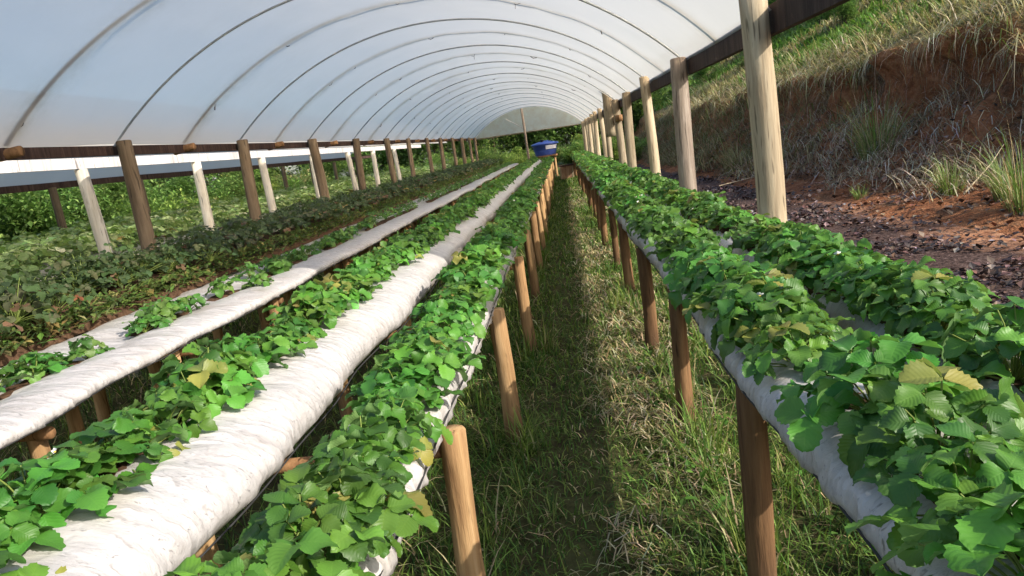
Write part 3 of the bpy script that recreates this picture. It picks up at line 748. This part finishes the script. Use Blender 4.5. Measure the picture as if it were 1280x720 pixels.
# right bench: two rows
yR = [.85, 2.34, 3.92, 5.55, 7.5] + [9.3 + 1.75 * k for k in range(16)]
b = empty('planting_bench', (0, 0, 0), 'long timber bench of two leafy rows along the right of the grass path', 'planting bench')
ob, inf = film_tube('film_tube', b, .475, .805, .735, .885, 1); twine(b, inf, PI + .25)
ob, inf2 = film_tube('film_tube', b, .92, 1.15, .72, .875, 2)
soil_strip(b, .625, .065, .872, 3); soil_strip(b, 1.01, .06, .862, 4)
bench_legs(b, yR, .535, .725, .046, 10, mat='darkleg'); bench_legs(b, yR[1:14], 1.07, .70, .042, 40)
bench_bars(b, yR[1:14], .56, 1.14, .69, 70)
# left bench: path-side row and smooth white tube row
yL = [.75, 2.22, 4.0, 5.9, 8.0] + [9.85 + 1.8 * k for k in range(15)]
b = empty('planting_bench', (0, 0, 0), 'long timber bench left of the path carrying the smooth round white film tube', 'planting bench')
ob, inf = film_tube('film_tube', b, -.84, -.505, .665, .805, 5, wr=1.1); twine(b, inf, .1)
ob, inf2 = film_tube('film_tube', b, -1.50, -1.0, .67, .905, 6, y0=.45, wr=1.05, sq=.98); twine(b, inf2, -.35)
soil_strip(b, -.655, .075, .792, 7); soil_strip(b, -1.33, .085, .878, 8, .45)
bench_legs(b, yL, -.492, .715, .047, 110); bench_legs(b, yL[1:14], -1.46, .64, .042, 140)
bench_bars(b, yL[1:14], -1.54, -.53, .645, 170, .026)
# third bench: patchy flat row
yM = [1.6, 2.66, 3.74, 5.08, 7.05, 8.45, 9.86, 11.2, 12.6] + [14.3 + 1.6 * k for k in range(13)]
b = empty('planting_bench', (0, 0, 0), 'timber bench with a flat patchy white film row and few plants', 'planting bench')
ob, inf = film_tube('film_tube', b, -3.08, -2.13, .77, .885, 9, y0=1.2, dip=.05, wr=1.0, dipc=.06); twine(b, inf, -.2)
soil_strip(b, -2.57, .10, .842, 10, 1.2, 36, patch_gate)
bench_legs(b, yM, -2.27, .765, .045, 210); bench_legs(b, yM[1:13], -2.95, .74, .042, 240); bench_bars(b, yM[1:13], -3.02, -2.2, .745, 270, .03)
# fourth bench: dark row
b = empty('planting_bench', (0, 0, 0), 'shaded timber bench under the dark green plants beside the brown posts', 'planting bench')
ob, inf = film_tube('film_tube', b, -3.88, -3.22, .72, .90, 12, y0=2.0); soil_strip(b, -3.50, .26, .985, 13, 2.0); soil_strip(b, -3.17, .10, .89, 14, 2.0)
bench_legs(b, [3, 5, 7, 9, 11, 13, 15, 17], -3.7, .75, .045, 310); bench_legs(b, [3, 5, 7, 9, 11, 13, 15, 17], -3.22, .75, .045, 330)

# ------------------------------------------------------------------ greenhouse over the benches
XL, XR = -4.05, 1.17
def eave(y): return 2.135 + .0065 * (y - 5)
gh = empty('greenhouse', (0, 0, 0), 'long arched greenhouse of translucent white film on timber posts over the benches', 'greenhouse')
for k, yv in enumerate(POSTS_R):
    mb = MB(); z = eave(yv) + (.16 if k == 0 else .06 + random.uniform(-.03, .05)); r = .083 if k < 2 else random.uniform(.066, .08)
    log(mb, (XR + random.gauss(0, .012), yv, GZ - .3), (XR + random.gauss(0, .012), yv + random.gauss(0, .02), z), r * 1.06, r * .92, 400 + k, 20, 16, knob=.05)
    o = mb.build('post', M['greypost'] if k == 1 else M['post'], gh)
    if k == 1: o['label'] = 'grey weathered post with pale scars'
# the thick post with a nailed cross board farther along the right side
mb = MB(); log(mb, (XR - .06, 15.6, 1.55), (XR - .06, 15.62, eave(15.6) + .36), .13, .125, 471, 18, 10); mb.build('post_splice', M['post'], gh)
mb = MB(); mb.box((XR + .02, 15.0, 1.88), (.10, 1.5, .12)); mb.build('cross_board', M['cross'], gh)
for k, yv in enumerate(POSTS_L):
    mb = MB(); r = random.uniform(.062, .080)
    log(mb, (XL + random.gauss(0, .02), yv, GZ - .3), (XL + random.gauss(0, .015), yv, eave(yv) + .03), r * 1.06, r * .95, 500 + k, 18, 14, knob=.06)
    mb.build('post', M['brownpost'], gh)
def beam(mb, x, z0, z1, th, y0, y1, zf, seed, n=60):
    y = np.linspace(y0, y1, n); base = zf(y) - zf(5) + .012 * fbm(y * .35, seed, seed)
    Q = np.stack([np.stack([x - th / 2 + 0 * y, y, z0 + base], -1), np.stack([x + th / 2 + 0 * y, y, z0 + base], -1), np.stack([x + th / 2 + 0 * y, y, z1 + base], -1), np.stack([x - th / 2 + 0 * y, y, z1 + base], -1)], 1)
    m = n; i, j = np.meshgrid(np.arange(m - 1), np.arange(4), indexing='ij'); j2 = (j + 1) % 4
    q = np.stack([i * 4 + j, (i + 1) * 4 + j, (i + 1) * 4 + j2, i * 4 + j2], -1).reshape(-1, 4)
    mb.add(Q.reshape(-1, 3), [q, np.array([[0, 1, 2, 3]]), np.array([[3, 2, 1, 0]]) + (m - 1) * 4])
mb = MB(); beam(mb, XR + .115, 2.03, 2.19, .05, 2.6, 37, eave, 3); mb.build('eave_beam', M['beam'], gh, False)
mb = MB(); beam(mb, XL - .115, 2.05, 2.14, .05, 3.6, 37, eave, 4); mb.build('eave_beam', M['beam'], gh, False)
for k in range(13):                                              # stub blocks nailed on the beams between posts
    mb = MB(); yv = POSTS_L[k] + 1.32; log(mb, (XL - .22, yv, eave(yv) - .05), (XL + .02, yv, eave(yv) - .03), .045, .04, 520 + k, 10, 4, knob=.2)
    mb.build('stub_block', M['cross'], gh)
tt = np.linspace(0, 1, 57); RISE = 1.14; XA, XB = XL - .09, XR + .09
def arch_pts(yl, off=0.0, skew=.42):
    """points of one arch; yl is its y at the left eave; the right end stands .42 farther on"""
    c = XB - XA; Rr = (c * c / 4 + RISE ** 2) / (2 * RISE); al = math.asin(c / 2 / Rr)
    th = -al + 2 * al * tt
    x = (XA + XB) / 2 + (Rr + off) * np.sin(th); z = (Rr + off) * np.cos(th) - (Rr - RISE); y = yl + skew * tt
    return np.stack([x, y, z + eave(y) + .02], -1)
ARCH_Y = list(POSTS_L)
for k, yv in enumerate(ARCH_Y):
    mb = MB(); mb.tube(arch_pts(yv, -.03), .0105, 8); mb.build('arch_pipe', M['pipe'], gh)
# roof film: one sheet sagging a little between the arches; red attribute marks the grime bands half way between
yy = np.arange(POSTS_L[0] - .06, 36.7, .11); V = []; C_ = []
for yv in yy:
    f = ((yv - POSTS_L[0]) / 2.64) % 1.0
    sag = .018 * math.sin(PI * f) ** 2
    V.append(arch_pts(yv, -sag + .006 * vn(tt * 30, yv * 2, 5) + .012 * fbm(tt * 9 + yv * .8, yv * .9, 6)))
    band = np.exp(-((f - .5 + .012 * vn(tt * 9, int((yv - POSTS_L[0]) // 2.64), 7)) / .055) ** 2) * (.85 + .4 * vn(tt * 14, yv * 1.0, 8)) 
    sm = .30 * np.clip(fbm(tt * 6, yv * .6, 15, 5) + .15, 0, 1)
    C_.append(np.stack([np.clip(band + sm, 0, 1), 0 * tt, 0 * tt], -1))
mb = MB(); mb.grid(np.array(V), np.array(C_)); mb.build('roof_film', M['film'], gh)
# straps lying on top of the film and the wires that tie them
tie = MB(); tie.tube(np.array([[-.10, 0, 0], [-.03, .0, -.035], [.04, .01, -.03], [.13, .02, -.005]]), .0045, 5); tie.tube(np.array([[-.02, 0, -.03], [-.03, .01, -.11]]), .004, 5)
TIE = tie.mesh('tie_wire', M['wire'])
tie2 = MB(); tie2.tube(np.array([[-.05, 0, -.01], [0, .0, -.03], [.06, -.01, -.01]]), .006, 5); TIE2 = tie2.mesh('tie_wire', M['wire'])
for k, yv in enumerate(ARCH_Y[:12]):
    ys = yv + 1.32; P = arch_pts(ys, .012); mb = MB()
    V = np.stack([P - np.array([0, .030, 0]), P + np.array([0, .030, 0])], 1); mb.grid(V)
    so = mb.build('strap', M['strap'], gh)
    Pi = arch_pts(ys, -.012)
    if k <= 8:
        for q in range(5):
            i = int(np.clip(6 + q * 10.4 + random.gauss(0, 2), 2, 54)); t_ = Pi[i + 1] - Pi[i - 1]
            to = bpy.data.objects.new('tie_wire', TIE if random.random() < .15 else TIE2); COL.objects.link(to); to.parent = so
            to.location = Pi[i] + np.array([0, random.gauss(0, .03), 0]); to.rotation_euler = (0, -math.atan2(t_[2], t_[0]), random.choice((0.2, 1.3, -1.2, 2.4)) + random.gauss(0, .3)); to.scale = [random.uniform(.55, 1.15)] * 3
# gable at the far end
YG = 36.6; A = arch_pts(YG - .2, -.02); mb = MB()
low = A.copy(); zc = eave(YG); low[:, 2] = zc - .02
mb.grid(np.stack([low, A], 1)); mb.build('gable_film', M['gable'], gh)
mb = MB(); log(mb, (XA, YG + .02, zc - .05), (XB, YG + .3, zc - .02), .045, .045, 610, 10, 12); mb.build('gable_bar', M['post'], gh)
mb = MB(); log(mb, (-1.62, YG - .6, GZ - .2), (-1.66, YG - .6, 3.42), .065, .058, 611, 12, 12); mb.build('gable_post', M['greypost'], gh)
mb = MB(); mb.tube(np.array([[-2.5, YG - .5, 3.05], [-1.7, YG - .55, 2.5]]), .02, 6); mb.build('gable_brace', M['rail'], gh)

# ------------------------------------------------------------------ neighbouring greenhouse on the left
g2 = empty('greenhouse', (-6.6, 5, 0), 'neighbouring film greenhouse beyond the brown posts with a white side rail', 'greenhouse')
g2p = Matrix.Translation((6.6, -5, 0))
def kid(o): o.parent = g2; o.matrix_parent_inverse = Matrix.Translation((6.6, -5, 0)); return o
X2A, X2B = -8.75, -4.58
mb = MB(); beam(mb, X2B, 1.985, 2.085, .045, -1, 24, lambda y: .004 * y, 8); kid(mb.build('side_rail', M['rail'], None, False))
mb = MB(); beam(mb, X2A, 2.02, 2.13, .06, 1, 34, lambda y: .003 * y, 9); kid(mb.build('side_rail', M['beam'], None, False))
for k, (yv) in enumerate([2.3, 4.5, 6.72, 8.95, 11.0, 13.3, 15.6, 17.8, 20.0, 22.2]):
    mb = MB(); log(mb, (X2B + .03 + random.gauss(0, .02), yv, GZ - .2), (X2B - .0 + random.gauss(0, .01), yv, 1.975 + .004 * (yv - 5)), .066, .058, 700 + k, 12, 10, knob=.1)
    kid(mb.build('post', M['whitepost']))
for k, yv in enumerate([4.0, 6.6, 9.2, 11.8, 14.4, 17.0, 19.6, 22.2, 24.8, 27.4]):
    mb = MB(); log(mb, (X2A + .12, yv, GZ - .2), (X2A + .12, yv, 2.05), .07, .065, 740 + k, 12, 8); kid(mb.build('post', M['brownpost']))
c2 = X2B - X2A; R2 = (c2 * c2 / 4 + 1) / 2.0; al = math.asin(c2 / 2 / R2); V = []
for yv in np.linspace(-1, 30, 60):
    th = -al + 2 * al * np.linspace(0, 1, 30)
    V.append(np.stack([(X2A + X2B) / 2 + R2 * np.sin(th), yv + 0 * th, R2 * np.cos(th) - (R2 - 1) + 2.10 + .004 * (yv - 5)], -1))
mb = MB(); mb.grid(np.array(V), np.zeros((60, 30, 3))); kid(mb.build('roof_film', M['film2']))
for xx, lab in ((-5.7, 'bench of pale leafy plants just past the white posts of the neighbouring greenhouse'), (-7.3, 'bench of pale leafy plants on the far side of the neighbouring greenhouse')):
    b = empty('planting_bench', (xx, 0, 0), lab, 'planting bench')
    for q, s_ in enumerate((-.35, .35)):
        mb = MB(); y = np.linspace(4.6, 34, 120); a_ = np.linspace(0, 2 * PI, 13)
        P = np.stack([np.broadcast_to(s_ + .22 * np.cos(a_)[None], (120, 13)), np.broadcast_to(y[:, None], (120, 13)),   .94 + .10 * np.sin(a_)[None] + .02 * fbm(y * 2, xx, 4)[:, None]], -1)
        mb.grid(P); mb.build('film_tube', M['bag'], b)
    for k in range(12):
        mb = MB(); log(mb, (.4, 4.8 + k * 2.2, GZ - .1), (.4, 4.8 + k * 2.2, .85), .045, .042, 800 + k); mb.build('leg', M['leg'], b)

# ------------------------------------------------------------------ shrubs and trees
def bush_mesh(seed, R, Hh, n, cols, w, leaf, lumps=9):
    rng = np.random.default_rng(seed); mb = MB()
    cen = np.stack([rng.normal(0, R * .42, lumps), rng.normal(0, R * .42, lumps), Hh * rng.uniform(.25, .85, lumps)], -1); rad = R * rng.uniform(.28, .55, lumps)
    k = rng.integers(0, lumps, n); d = rng.normal(0, 1, (n, 3)); d /= np.linalg.norm(d, axis=1)[:, None]
    rr = rad[k] * (rng.random(n) ** .4) * (1 + .35 * vn(d[:, 0] * 4 + k, d[:, 1] * 4 + d[:, 2] * 3, seed))
    P = cen[k] + d * rr[:, None] * np.array([1, 1, .85]); P[:, 2] = np.abs(P[:, 2])
    tone = np.array([.75, 1.0, 1.3])[rng.integers(0, 3, lumps)][k]
    idx = rng.choice(len(cols), n, p=np.array(w) / sum(w)); c = np.clip(np.array(cols)[idx] * tone[:, None] * rng.normal(1, .2, (n, 1)).clip(.5, 1.6), .005, .6)
    leafquads(mb, P, rng.uniform(-.8, 1.0, n), leaf * rng.uniform(.6, 1.4, n), c, rng.uniform(0, 6.28, n), .55)
    tk = MB()
    for q in range(6):
        a = q * 1.05 + rng.normal(0, .2); e = cen[q % lumps]
        tk.tube(np.array([[.05 * math.cos(a), .05 * math.sin(a), -.3], [e[0] * .4, e[1] * .4, e[2] * .5], e]), np.array([.05, .035, .012]) * R * .7, 6)
    return mb.mesh('foliage', M['bushleaf'], False), tk.mesh('stem', M['bark'])
BG = [(.09, .17, .035), (.14, .22, .05), (.06, .12, .03), (.24, .26, .09)]
BUSH = [bush_mesh(900, 1.2, 1.9, 5200, BG, [4, 3, 3, 1], .10), bush_mesh(901, 1.0, 1.6, 4600, [(.17, .25, .05), (.24, .31, .07), (.09, .16, .03)], [3, 2, 2], .10), bush_mesh(902, 1.5, 2.6, 6500, [(.065, .12, .028), (.10, .17, .04), (.15, .21, .06)], [3, 3, 1.5], .12, 12), bush_mesh(903, 1.1, 1.5, 4600, [(.18, .18, .07), (.12, .16, .05), (.30, .24, .12), (.09, .14, .04)], [2, 3, 1, 2], .10)]
def shrub(x, y, z, s, v, label, group, name='shrub', cat='shrub'):
    e = empty(name, (x, y, z), label, cat, group); e.scale = (s, s, s * random.uniform(.85, 1.1)); e.rotation_euler = (0, 0, random.uniform(0, 6.28))
    for nm, me in (('foliage', BUSH[v][0]), ('stem', BUSH[v][1])):
        c = bpy.data.objects.new(nm, me); COL.objects.link(c); c.parent = e
    return e
LB = ['dark mixed green shrub', 'bright yellow-green shrub', 'deep green dense shrub', 'yellowing dry-looking shrub']
def scatter(n, fx, fy, fz, fs, place, vs=(0, 1, 2, 3)):
    for k in range(n):
        v = random.choice(vs); x, y = fx(k), fy(k)
        shrub(x, y, fz(x, y), fs(), v, LB[v] + ' ' + place, ['dark mixed', 'bright yellow-green', 'deep green', 'yellowing'][v] + ' shrubs ' + place)
gz0 = lambda x, y: GZ
# hedge behind the neighbouring greenhouse
scatter(26, lambda k: -11.6 - random.uniform(0, 2.4), lambda k: 6.5 + k * 1.25 + random.uniform(-.3, .3), gz0, lambda: random.uniform(.95, 1.35), 'behind the neighbouring greenhouse')
scatter(14, lambda k: -16 - random.uniform(0, 4), lambda k: 12 + k * 2.6, gz0, lambda: random.uniform(1.6, 2.1), 'in the thicket farther left', (0, 2, 3))
# growth past the far gable
scatter(16, lambda k: -9.5 + k * .82 + random.uniform(-.3, .3), lambda k: 43 + random.uniform(-2.5, 3), gz0, lambda: random.uniform(.8, 1.2), 'past the far end of the greenhouse', (0, 1, 3))
scatter(18, lambda k: -20 + k * 1.9, lambda k: 54 + random.uniform(-3, 4), gz0, lambda: random.uniform(2.0, 2.9), 'in the wood behind the far gable', (0, 2, 0))
scatter(5, lambda k: 1.4 + k * .75, lambda k: 39.5 + random.uniform(-1, 2), gz0, lambda: random.uniform(.7, 1.0), 'at the end of the right bench', (0, 1))
# shrubs on the slope
def hz(x, y):
    d = x - float(lip_x(y)) - .1; return float(lip_z(y)) + float(hill_h(np.array(d), np.array(y))) - .15
for (x, y, s, v) in [(19, 33, 1.5, 2), (22, 35, 1.8, 2), (25, 34, 1.6, 0), (21, 39, 1.7, 0), (24.5, 41, 2.2, 2), (28, 40, 2.2, 0), (31, 44, 2.4, 2), (33, 38, 1.9, 0), (18, 44, 1.5, 0), (27, 50, 2.4, 2), (14, 40, .9, 1), (12, 34, .7, 0), (11, 29, .55, 2), (15, 30, .7, 3), (30, 33, 1.6, 1), (13, 47, 1.1, 0), (36, 48, 2.7, 2), (35, 55, 2.9, 0), (22, 56, 2.0, 2), (16, 58, 1.6, 0), (42, 50, 3, 0), (44, 60, 3.2, 2), (27, 64, 2.5, 0), (9.5, 36, .6, 3), (9, 44, .8, 0), (11, 54, 1.2, 2)]:
    shrub(x, y, hz(x, y), s, v, LB[v] + ' on the grassy slope above the earth bank', ['dark mixed', 'bright yellow-green', 'deep green', 'yellowing'][v] + ' shrubs on the slope')

# big-leaved plant at the left edge
bp = empty('broad_leaf_plant', (-9.7, 9.6, GZ), 'big-leaved tropical plant with long arching leaves at the far left', 'plant')
for k in range(9):
    mb = MB(); az = k * .75 + .2; t = np.linspace(0, 1, 11); ln_ = 1.25 + .25 * math.sin(k * 2.1); w = .17 * np.sin(PI * (t * .93 + .04)) ** .7
    rr = ln_ * .75 * t; zz = .75 + ln_ * (1.0 * t - .75 * t * t)
    ctr = np.stack([rr * math.cos(az), rr * math.sin(az), zz], -1); sd = np.array([-math.sin(az), math.cos(az), 0])
    V = np.stack([ctr + sd * (v * w)[:, None] + np.array([0, 0, 1]) * (.35 * abs(v) * w)[:, None] for v in (-1, -.5, 0, .5, 1)], 1)
    mb.grid(V, np.array((.13, .24, .045)) * (1 + .25 * math.sin(k * 3))); mb.build('leaf', M['bushleaf'], bp)
mb = MB(); mb.tube(np.array([[0, 0, -.1], [.02, 0, .4], [0, 0, .85]]), np.array([.10, .085, .06]), 10, True, (.2, .25, .08)); mb.build('stalk', M['stem'], bp)

# tall grass clumps on the foot of the bank
def clump(x, y, n, h, label, dry=.4, spread=.16):
    mb = MB(); a = RNG.uniform(0, 2 * PI, n); r = spread * np.sqrt(RNG.random(n)); P = np.stack([r * np.cos(a), r * np.sin(a), -.03 + 0 * r], -1)
    col = np.where((RNG.random(n) < dry)[:, None], pick([(.42, .36, .20), (.30, .25, .13)], [1, 1], n), pick([(.13, .20, .05), (.20, .27, .08)], [1, 1], n))
    blades(mb, P, a + RNG.normal(0, .4, n), h * RNG.uniform(.45, 1.1, n), RNG.uniform(.05, .75, n), RNG.uniform(.008, .016, n), col, .5)
    z = float(ground_z(x, y))
    kx = int(np.argmin(np.abs(hy - y)))
    prof = HV[:nfr, kx]; zz = float(np.interp(x, np.maximum.accumulate(prof[:14, 0]), prof[:14, 2])) if x > prof[0, 0] else z
    o = mb.build('grass_clump', M['grass'], None, False); o.location = (x, y, max(z, zz)); return tag(o, label, 'grass clump', 'grass clumps at the foot of the bank')
clump(6.05, 14.6, 300, 1.35, 'tall straw-tipped grass clump by the bank nearest right of the thick pale post', .5, .34)
clump(5.55, 9.6, 170, .75, 'short green grass clump on the red earth at the right edge', .3, .16)
clump(5.35, 8.9, 160, 1.15, 'tall leaning grass clump cut off by the right edge', .35, .2)
clump(5.5, 10.9, 150, .6, 'small green tuft on red earth left of the leaning clump', .3, .14)
clump(5.2, 18.5, 200, .65, 'low straw-coloured tuft at the bank foot behind the grey weathered post', .75, .35)
clump(5.0, 21.5, 200, .8, 'pale dry clump at the bank foot left of the grey weathered post', .8, .4)
clump(4.9, 12.6, 60, .28, 'tiny green tuft alone on the bare red earth', .2, .12)

# dry sticks lying at the bank
def stick(pts, r, label):
    mb = MB(); mb.tube(np.array(pts), np.linspace(r * .6, r * .25, len(pts)), 7); o = mb.build('dry_stick', M['drystick']); return tag(o, label, 'stick', 'dry sticks at the bank')
stick([(4.9, 9.4, .25), (5.4, 9.7, .55), (5.9, 10.3, .72)], .018, 'thin bent dry stick leaning on the red earth at right edge')
stick([(5.1, 14.8, .06), (5.5, 14.5, .10), (6.0, 14.0, .14)], .02, 'thin dry stick lying below the tall grass clump')
stick([(3.6, 17.5, .05), (4.3, 17.6, .12), (5.0, 17.9, .16)], .02, 'long thin dry stick lying behind the grey weathered post')
# clods of earth
for k in range(14):
    mb = MB(); r = random.uniform(.03, .07); u, v = np.meshgrid(np.linspace(0, PI, 7), np.linspace(0, 2 * PI, 11), indexing='ij')
    S = np.stack([np.sin(u) * np.cos(v), np.sin(u) * np.sin(v), np.cos(u)], -1); S = S * (r * (1 + .3 * fbm(S[..., 0] * 2 + k * 3, S[..., 1] * 2 + S[..., 2] * 2, k)))[..., None] * np.array([1, 1, .7])
    mb.grid(S); x, y = random.uniform(2.6, 5.6), random.uniform(5.5, 17)
    o = mb.build('earth_clod', M['clod']); o.location = (x, y, float(ground_z(x, y)) + r * .3)
    tag(o, 'lump of brown earth lying on the bare red ground by the bank', 'clod', 'earth clods on the red ground')

# ------------------------------------------------------------------ blue water tank and box at the far end
wt = empty('water_tank', (-.80, 37.8, 1.02), 'round blue plastic water tank with a pale label at the far end', 'water tank')
def lathe(mb, prof, n=36):
    a = np.linspace(0, 2 * PI, n + 1); P = np.array(prof); V = np.stack([P[:, 0, None] * np.cos(a), P[:, 0, None] * np.sin(a), P[:, 1, None] + 0 * a], -1); mb.grid(V[:, ::-1])
mb = MB(); lathe(mb, [(.001, 0), (.50, 0), (.52, .02), (.58, .25), (.585, .27), (.60, .28), (.63, .50), (.66, .51), (.66, .55)]); mb.build('body', M['blue'], wt)
mb = MB(); lathe(mb, [(.70, .545), (.71, .57), (.69, .60), (.52, .65), (.30, .70), (.22, .71), (.21, .74), (.001, .75)]); mb.build('lid', M['blue'], wt)
mb = MB(); log(mb, (-.12, -.25, .68), (-.10, -.25, .80), .09, .08, 911, 12, 4); mb.build('lid_cap', M['black'], wt)
mb = MB(); a = np.linspace(-1.5, -.45, 14); mb.grid(np.stack([np.stack([(.63) * np.cos(a), .63 * np.sin(a), .30 + 0 * a], -1), np.stack([.665 * np.cos(a), .665 * np.sin(a), .49 + 0 * a], -1)], 1)); mb.build('label_panel', M['label'], wt)
mb = MB()
for sx in (-.4, .4):
    for sy in (-.4, .4): log(mb, (-.80 + sx, 37.8 + sy, GZ - .1), (-.80 + sx, 37.8 + sy, .92), .06, .055, 930 + int(sx * 10 + sy))
mb2 = MB(); mb2.box((0, 0, .06), (1.2, 1.2, .08))
ts = empty('tank_stand', (-.80, 37.8, .92), 'low timber stand beneath the blue water tank', 'stand'); ot = mb2.build('top', M['cross'], ts)
for sx in (-.45, .45):
    for sy in (-.45, .45):
        m3 = MB(); log(m3, (sx, sy, GZ - 1.02), (sx, sy, .02), .06, .055, 930 + int(sx * 10 + sy)); m3.build('leg', M['leg'], ts)
cr = empty('wooden_crate', (.13, 33.0, GZ), 'brown wooden box standing in the path at its far end', 'crate')
mb = MB(); mb.box((0, 0, .30), (.62, .5, .56)); mb.build('side_boards', M['crate'], cr, False)
mb = MB(); mb.box((0, 0, .61), (.70, .58, .05)); mb.build('top_board', M['beam'], cr, False)
for sx in (-.27, .27):
    mb = MB(); mb.box((sx, -.262, .29), (.06, .02, .54)); mb.build('batten', M['post'], cr, False)
# dark barrel beside the tank

# ------------------------------------------------------------------ light, world, camera
SUN = np.array([.85, -.53, .655]); SUN /= np.linalg.norm(SUN)
elev = math.asin(SUN[2]); azim = math.atan2(SUN[0], SUN[1])
w = bpy.data.worlds.new('World'); sc.world = w; w.use_nodes = True; nt = w.node_tree; nt.nodes.clear()
sky = nt.nodes.new('ShaderNodeTexSky'); sky.sky_type = 'NISHITA'; sky.sun_disc = False; sky.sun_elevation = elev; sky.sun_rotation = azim
sky.air_density = 1.0; sky.dust_density = 2.0
bg = nt.nodes.new('ShaderNodeBackground'); bg.inputs[1].default_value = .15; wo = nt.nodes.new('ShaderNodeOutputWorld')
nt.links.new(sky.outputs[0], bg.inputs[0]); nt.links.new(bg.outputs[0], wo.inputs[0])
sl = bpy.data.lights.new('sun', 'SUN'); sl.energy = 3.7; sl.angle = math.radians(.5); sl.color = (1, .93, .82)
so = bpy.data.objects.new('sun', sl); COL.objects.link(so); so.rotation_euler = Vector(SUN).to_track_quat('Z', 'Y').to_euler(); so.location = (20, -15, 20)
cam = bpy.data.cameras.new('camera'); co = bpy.data.objects.new('camera', cam); COL.objects.link(co)
cam.sensor_width = 36; cam.lens = 36 * FPX / 1280; cam.clip_end = 2000; cam.clip_start = .02
mw = Matrix([[*CM[0], 0], [*CM[1], 0], [*CM[2], CAMZ], [0, 0, 0, 1]]); co.matrix_world = mw
sc.camera = co
vs = sc.view_settings; vs.view_transform = 'Standard'; vs.look = 'None'; vs.exposure = .85; vs.gamma = 1; vs.use_curve_mapping = False
sc.cycles.max_bounces = 8; sc.cycles.transparent_max_bounces = 12; sc.cycles.diffuse_bounces = 4; sc.cycles.use_denoising = True
